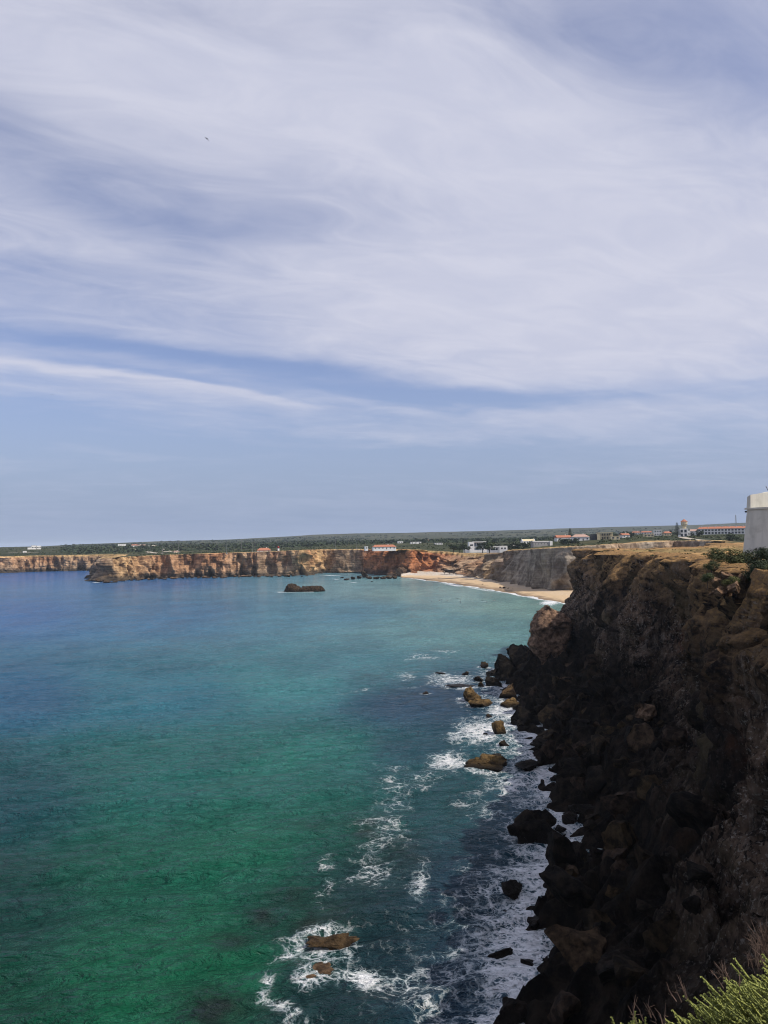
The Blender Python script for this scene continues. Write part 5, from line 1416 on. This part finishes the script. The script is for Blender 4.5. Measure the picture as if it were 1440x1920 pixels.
# ------------------------------------------------------------------ surfers
def person_mesh(name, joints, bones, rad):
    me = bpy.data.meshes.new(name); me.from_pydata(joints, bones, []); me.update()
    o = link(name, me)
    sk = o.modifiers.new('skin', 'SKIN'); sk.use_smooth_shade = True
    for i, v in enumerate(me.skin_vertices[0].data): v.radius = (rad[i], rad[i]); v.use_root = (i == 0)
    ss = o.modifiers.new('sub', 'SUBSURF'); ss.levels = 1; ss.render_levels = 1
    dg = bpy.context.evaluated_depsgraph_get(); ev = o.evaluated_get(dg)
    out = bpy.data.meshes.new_from_object(ev); out.name = name
    bpy.data.objects.remove(o); bpy.data.meshes.remove(me)
    out.materials.clear(); return out
def m_person():
    m, nt, bs = mat_new('wetsuit_and_skin')
    tc = nt.n.new('ShaderNodeAttribute'); tc.attribute_name = 'bare'
    nt.l.new(nt.mix(nt.smooth(tc.outputs['Fac'], .4, .6), (0.011, 0.012, 0.015), (0.40, 0.23, 0.15)), bs.inputs['Base Color']); bs.inputs['Roughness'].default_value = .55
    return m
M['person'] = m_person()
RAD = [.15, .14, .17, .06, .10, .09, .055, .045, .04, .055, .045, .04, .085, .06, .045, .085, .06, .045]
BON = [(0, 1), (1, 2), (2, 3), (3, 4), (4, 5), (2, 6), (6, 7), (7, 8), (2, 9), (9, 10), (10, 11), (0, 12), (12, 13), (13, 14), (0, 15), (15, 16), (16, 17)]
SIT = [(0, 0, .10), (0, .02, .32), (0, .05, .56), (0, .05, .68), (0, .07, .78), (0, .08, .87), (-.20, .08, .52), (-.24, .16, .30), (-.12, .32, .20), (.20, .08, .52), (.24, .16, .30), (.12, .32, .20),
       (-.18, .30, .10), (-.27, .44, -.20), (-.26, .40, -.50), (.18, .30, .10), (.27, .44, -.20), (.26, .40, -.50)]
PRONE = [(0, 0, .14), (0, .28, .17), (0, .52, .24), (0, .60, .33), (0, .66, .42), (0, .70, .50), (-.20, .54, .22), (-.34, .64, .10), (-.38, .86, .06), (.20, .54, .22), (.34, .64, .10), (.38, .86, .06),
         (-.11, -.36, .13), (-.12, -.75, .12), (-.12, -1.05, .14), (.11, -.36, .13), (.12, -.75, .12), (.12, -1.05, .14)]
def finish(me, head):
    V = np.array([v.co[:] for v in me.vertices])
    bare = (np.linalg.norm(V - np.array(head), axis=1) < .17).astype(np.float32)
    a = me.attributes.new('bare', 'FLOAT', 'POINT'); a.data.foreach_set('value', bare); me.materials.append(M['person'])
    return me
SITM = finish(person_mesh('person', SIT, BON, RAD), (0, .08, .85)); PROM = finish(person_mesh('person', PRONE, BON, RAD), (0, .68, .47))
def board_mesh():
    n, k = 25, 7; V = []
    for i in range(n):
        t = i / (n - 1); y = -1.05 + 2.25 * t; w = .29 * (math.sin(PI * min(1, max(.02, t * .98 + .01))) ** .55); rk = .14 * max(0, t - .6) ** 2 / .16
        for j in range(k):
            a = 2 * PI * j / k; V.append((w * math.cos(a), y, rk + .035 * math.sin(a)))
    F = [(i * k + j, i * k + (j + 1) % k, (i + 1) * k + (j + 1) % k, (i + 1) * k + j) for i in range(n - 1) for j in range(k)]
    me = bpy.data.meshes.new('surfboard'); me.from_pydata(V, [], F + [tuple(range(k))[::-1], tuple(range((n - 1) * k, n * k))]); me.polygons.foreach_set('use_smooth', [True] * len(me.polygons)); me.materials.append(M['board']); return me
BRD = board_mesh(); BRD2 = BRD.copy(); BRD2.materials[0] = M['board2']
FIN = MB(); FIN.add([(-.01, -.98, 0), (.01, -.98, 0), (.01, -.78, 0), (-.01, -.78, 0), (-.004, -1.0, -.2), (.004, -1.0, -.2)], [(0, 1, 2, 3), (0, 4, 5, 1), (1, 5, 2), (2, 5, 4, 3), (3, 4, 0)])
HAIRM = None
def surfer(x, y, pose, bm, rz, lab, blab):
    p = W(x, y + 1.0, .05)
    o = link('person', SITM if pose == 's' else PROM, loc=(p[0], p[1], .12), rot=(0, 0, rz)); tag(o, lab, 'person', 'surfers waiting off the beach')
    h = MB().tube((0, .06, .84) if pose == 's' else (0, .66, .49), (0, .05, .98) if pose == 's' else (0, .66, .62), .115, .05, 9).build('hair', M['hair'], o, True)
    b = link('surfboard', bm, loc=(p[0], p[1], .10), rot=(.12 if pose == 's' else 0, 0, rz)); tag(b, blab, 'surfboard', 'surfboards off the beach')
    FIN.build('fin', M['board2'], b)
for i, a in enumerate([(810, 1127, 's', BRD2, 1.2, 'surfer in black wetsuit sitting on a board, leftmost of the group'), (824, 1126, 's', BRD, .3, 'sitting surfer, left one of the close pair near the left end'), (827.5, 1125, 's', BRD2, -.4, 'sitting surfer, right one of the close pair near the left end'),
           (837.5, 1126.5, 'p', BRD, -1.2, 'surfer lying on a pale board right of the close pair'), (858, 1122, 'p', BRD2, 1.4, 'surfer lying flat, farthest out in the middle of the group'), (863, 1125, 's', BRD, 1.6, 'surfer sitting on a white board in the middle of the group'),
           (863.5, 1129, 's', BRD2, .2, 'surfer sitting nearest the camera in the middle of the group'), (905, 1125, 'p', BRD2, 1.45, 'surfer paddling flat on a dark board toward the right end'), (913, 1129, 's', BRD2, 0, 'sitting surfer nearest the camera at the right end'), (925, 1125.5, 'p', BRD, -1.5, 'surfer lying on a white board, rightmost of the group')]):
    surfer(*a, a[5].replace('surfer', 'surfer\'s', 1) if False else ('white' if a[3] is BRD else 'dark') + ' surfboard under the ' + a[5].replace('surfer in black wetsuit ', 'surfer '))

# ------------------------------------------------------------------ birds
def bird(label, x, y, Y, span, bank, rz):
    p = at(x, y, Y)
    o = thing('bird', label, 'bird', p, rz); o.rotation_euler = (.1, bank, rz); s = span / 2
    n, k = 13, 8; V = []
    for i in range(n):
        t = i / (n - 1); yy_ = (-.42 + .84 * t) * s; r_ = s * .085 * math.sin(PI * (.06 + .88 * t)) ** .8
        for j in range(k): V.append((r_ * math.cos(2 * PI * j / k), yy_, r_ * math.sin(2 * PI * j / k)))
    me = bpy.data.meshes.new('body'); me.from_pydata(V, [], [(i * k + j, i * k + (j + 1) % k, i * k + k + (j + 1) % k, i * k + k + j) for i in range(n - 1) for j in range(k)] + [tuple(range(k))[::-1], tuple(range(n * k - k, n * k))]); me.materials.append(M['feather'])
    b = link('body', me, o)
    for sx in (-1, 1):
        xs = [0.05, .3, .55, .8, 1.0]; lead = [.14, .22, .18, .02, -.16]; tr_ = [-.10, -.06, -.06, -.12, -.18]; zz = [0, .12, .10, -.12, -.34]
        vs = [(sx * a * s, l * s, z_ * s + .012 * s) for a, l, z_ in zip(xs, lead, zz)] + [(sx * a * s, t_ * s, z_ * s + .012 * s) for a, t_, z_ in zip(xs, tr_, zz)]
        vs += [(x_, y_, z_ - .024 * s) for x_, y_, z_ in vs]
        fs = [(i, i + 1, i + 6, i + 5) for i in range(4)] + [(i + 10, i + 15, i + 16, i + 11) for i in range(4)] + [(i, i + 10, i + 11, i + 1) for i in range(4)] + [(i + 5, i + 6, i + 16, i + 15) for i in range(4)]
        MB().add(vs, fs).build('wing', M['feather'], o)
    MB().loft([(-.05 * s, -.38 * s, -.01 * s), (.05 * s, -.38 * s, -.01 * s), (.10 * s, -.62 * s, -.01 * s), (-.10 * s, -.62 * s, -.01 * s)], [(-.05 * s, -.38 * s, .01 * s), (.05 * s, -.38 * s, .01 * s), (.10 * s, -.62 * s, .01 * s), (-.10 * s, -.62 * s, .01 * s)]).build('tail', M['feather'], o)
    MB().tube((0, .40 * s, 0), (0, .50 * s, 0), .03 * s, .005 * s, 6).build('beak', M['darkwall'], o)
bird('dark bird with drooping wings high in the upper left sky', 387.5, 260, 70, .52, .25, .9)
bird('tiny dark bird low in the sky near the left edge', 98, 740, 150, .62, .1, .3)

# ------------------------------------------------------------------ air
HAZE = True
if HAZE:
    m = bpy.data.materials.new('sea_air'); m.use_nodes = True; t = m.node_tree; t.nodes.clear()
    out = t.nodes.new('ShaderNodeOutputMaterial'); vol = t.nodes.new('ShaderNodeVolumePrincipled')
    vol.inputs['Color'].default_value = (.72, .84, 1.0, 1); vol.inputs['Density'].default_value = 5.0e-5; vol.inputs['Anisotropy'].default_value = 0.0
    t.links.new(vol.outputs[0], out.inputs['Volume'])
    o = MB().box(-22000, 22000, -500, 31000, -160, 190).build('haze', m)
    struct(o, 'stuff', 'thin blue sea air over the whole scene')
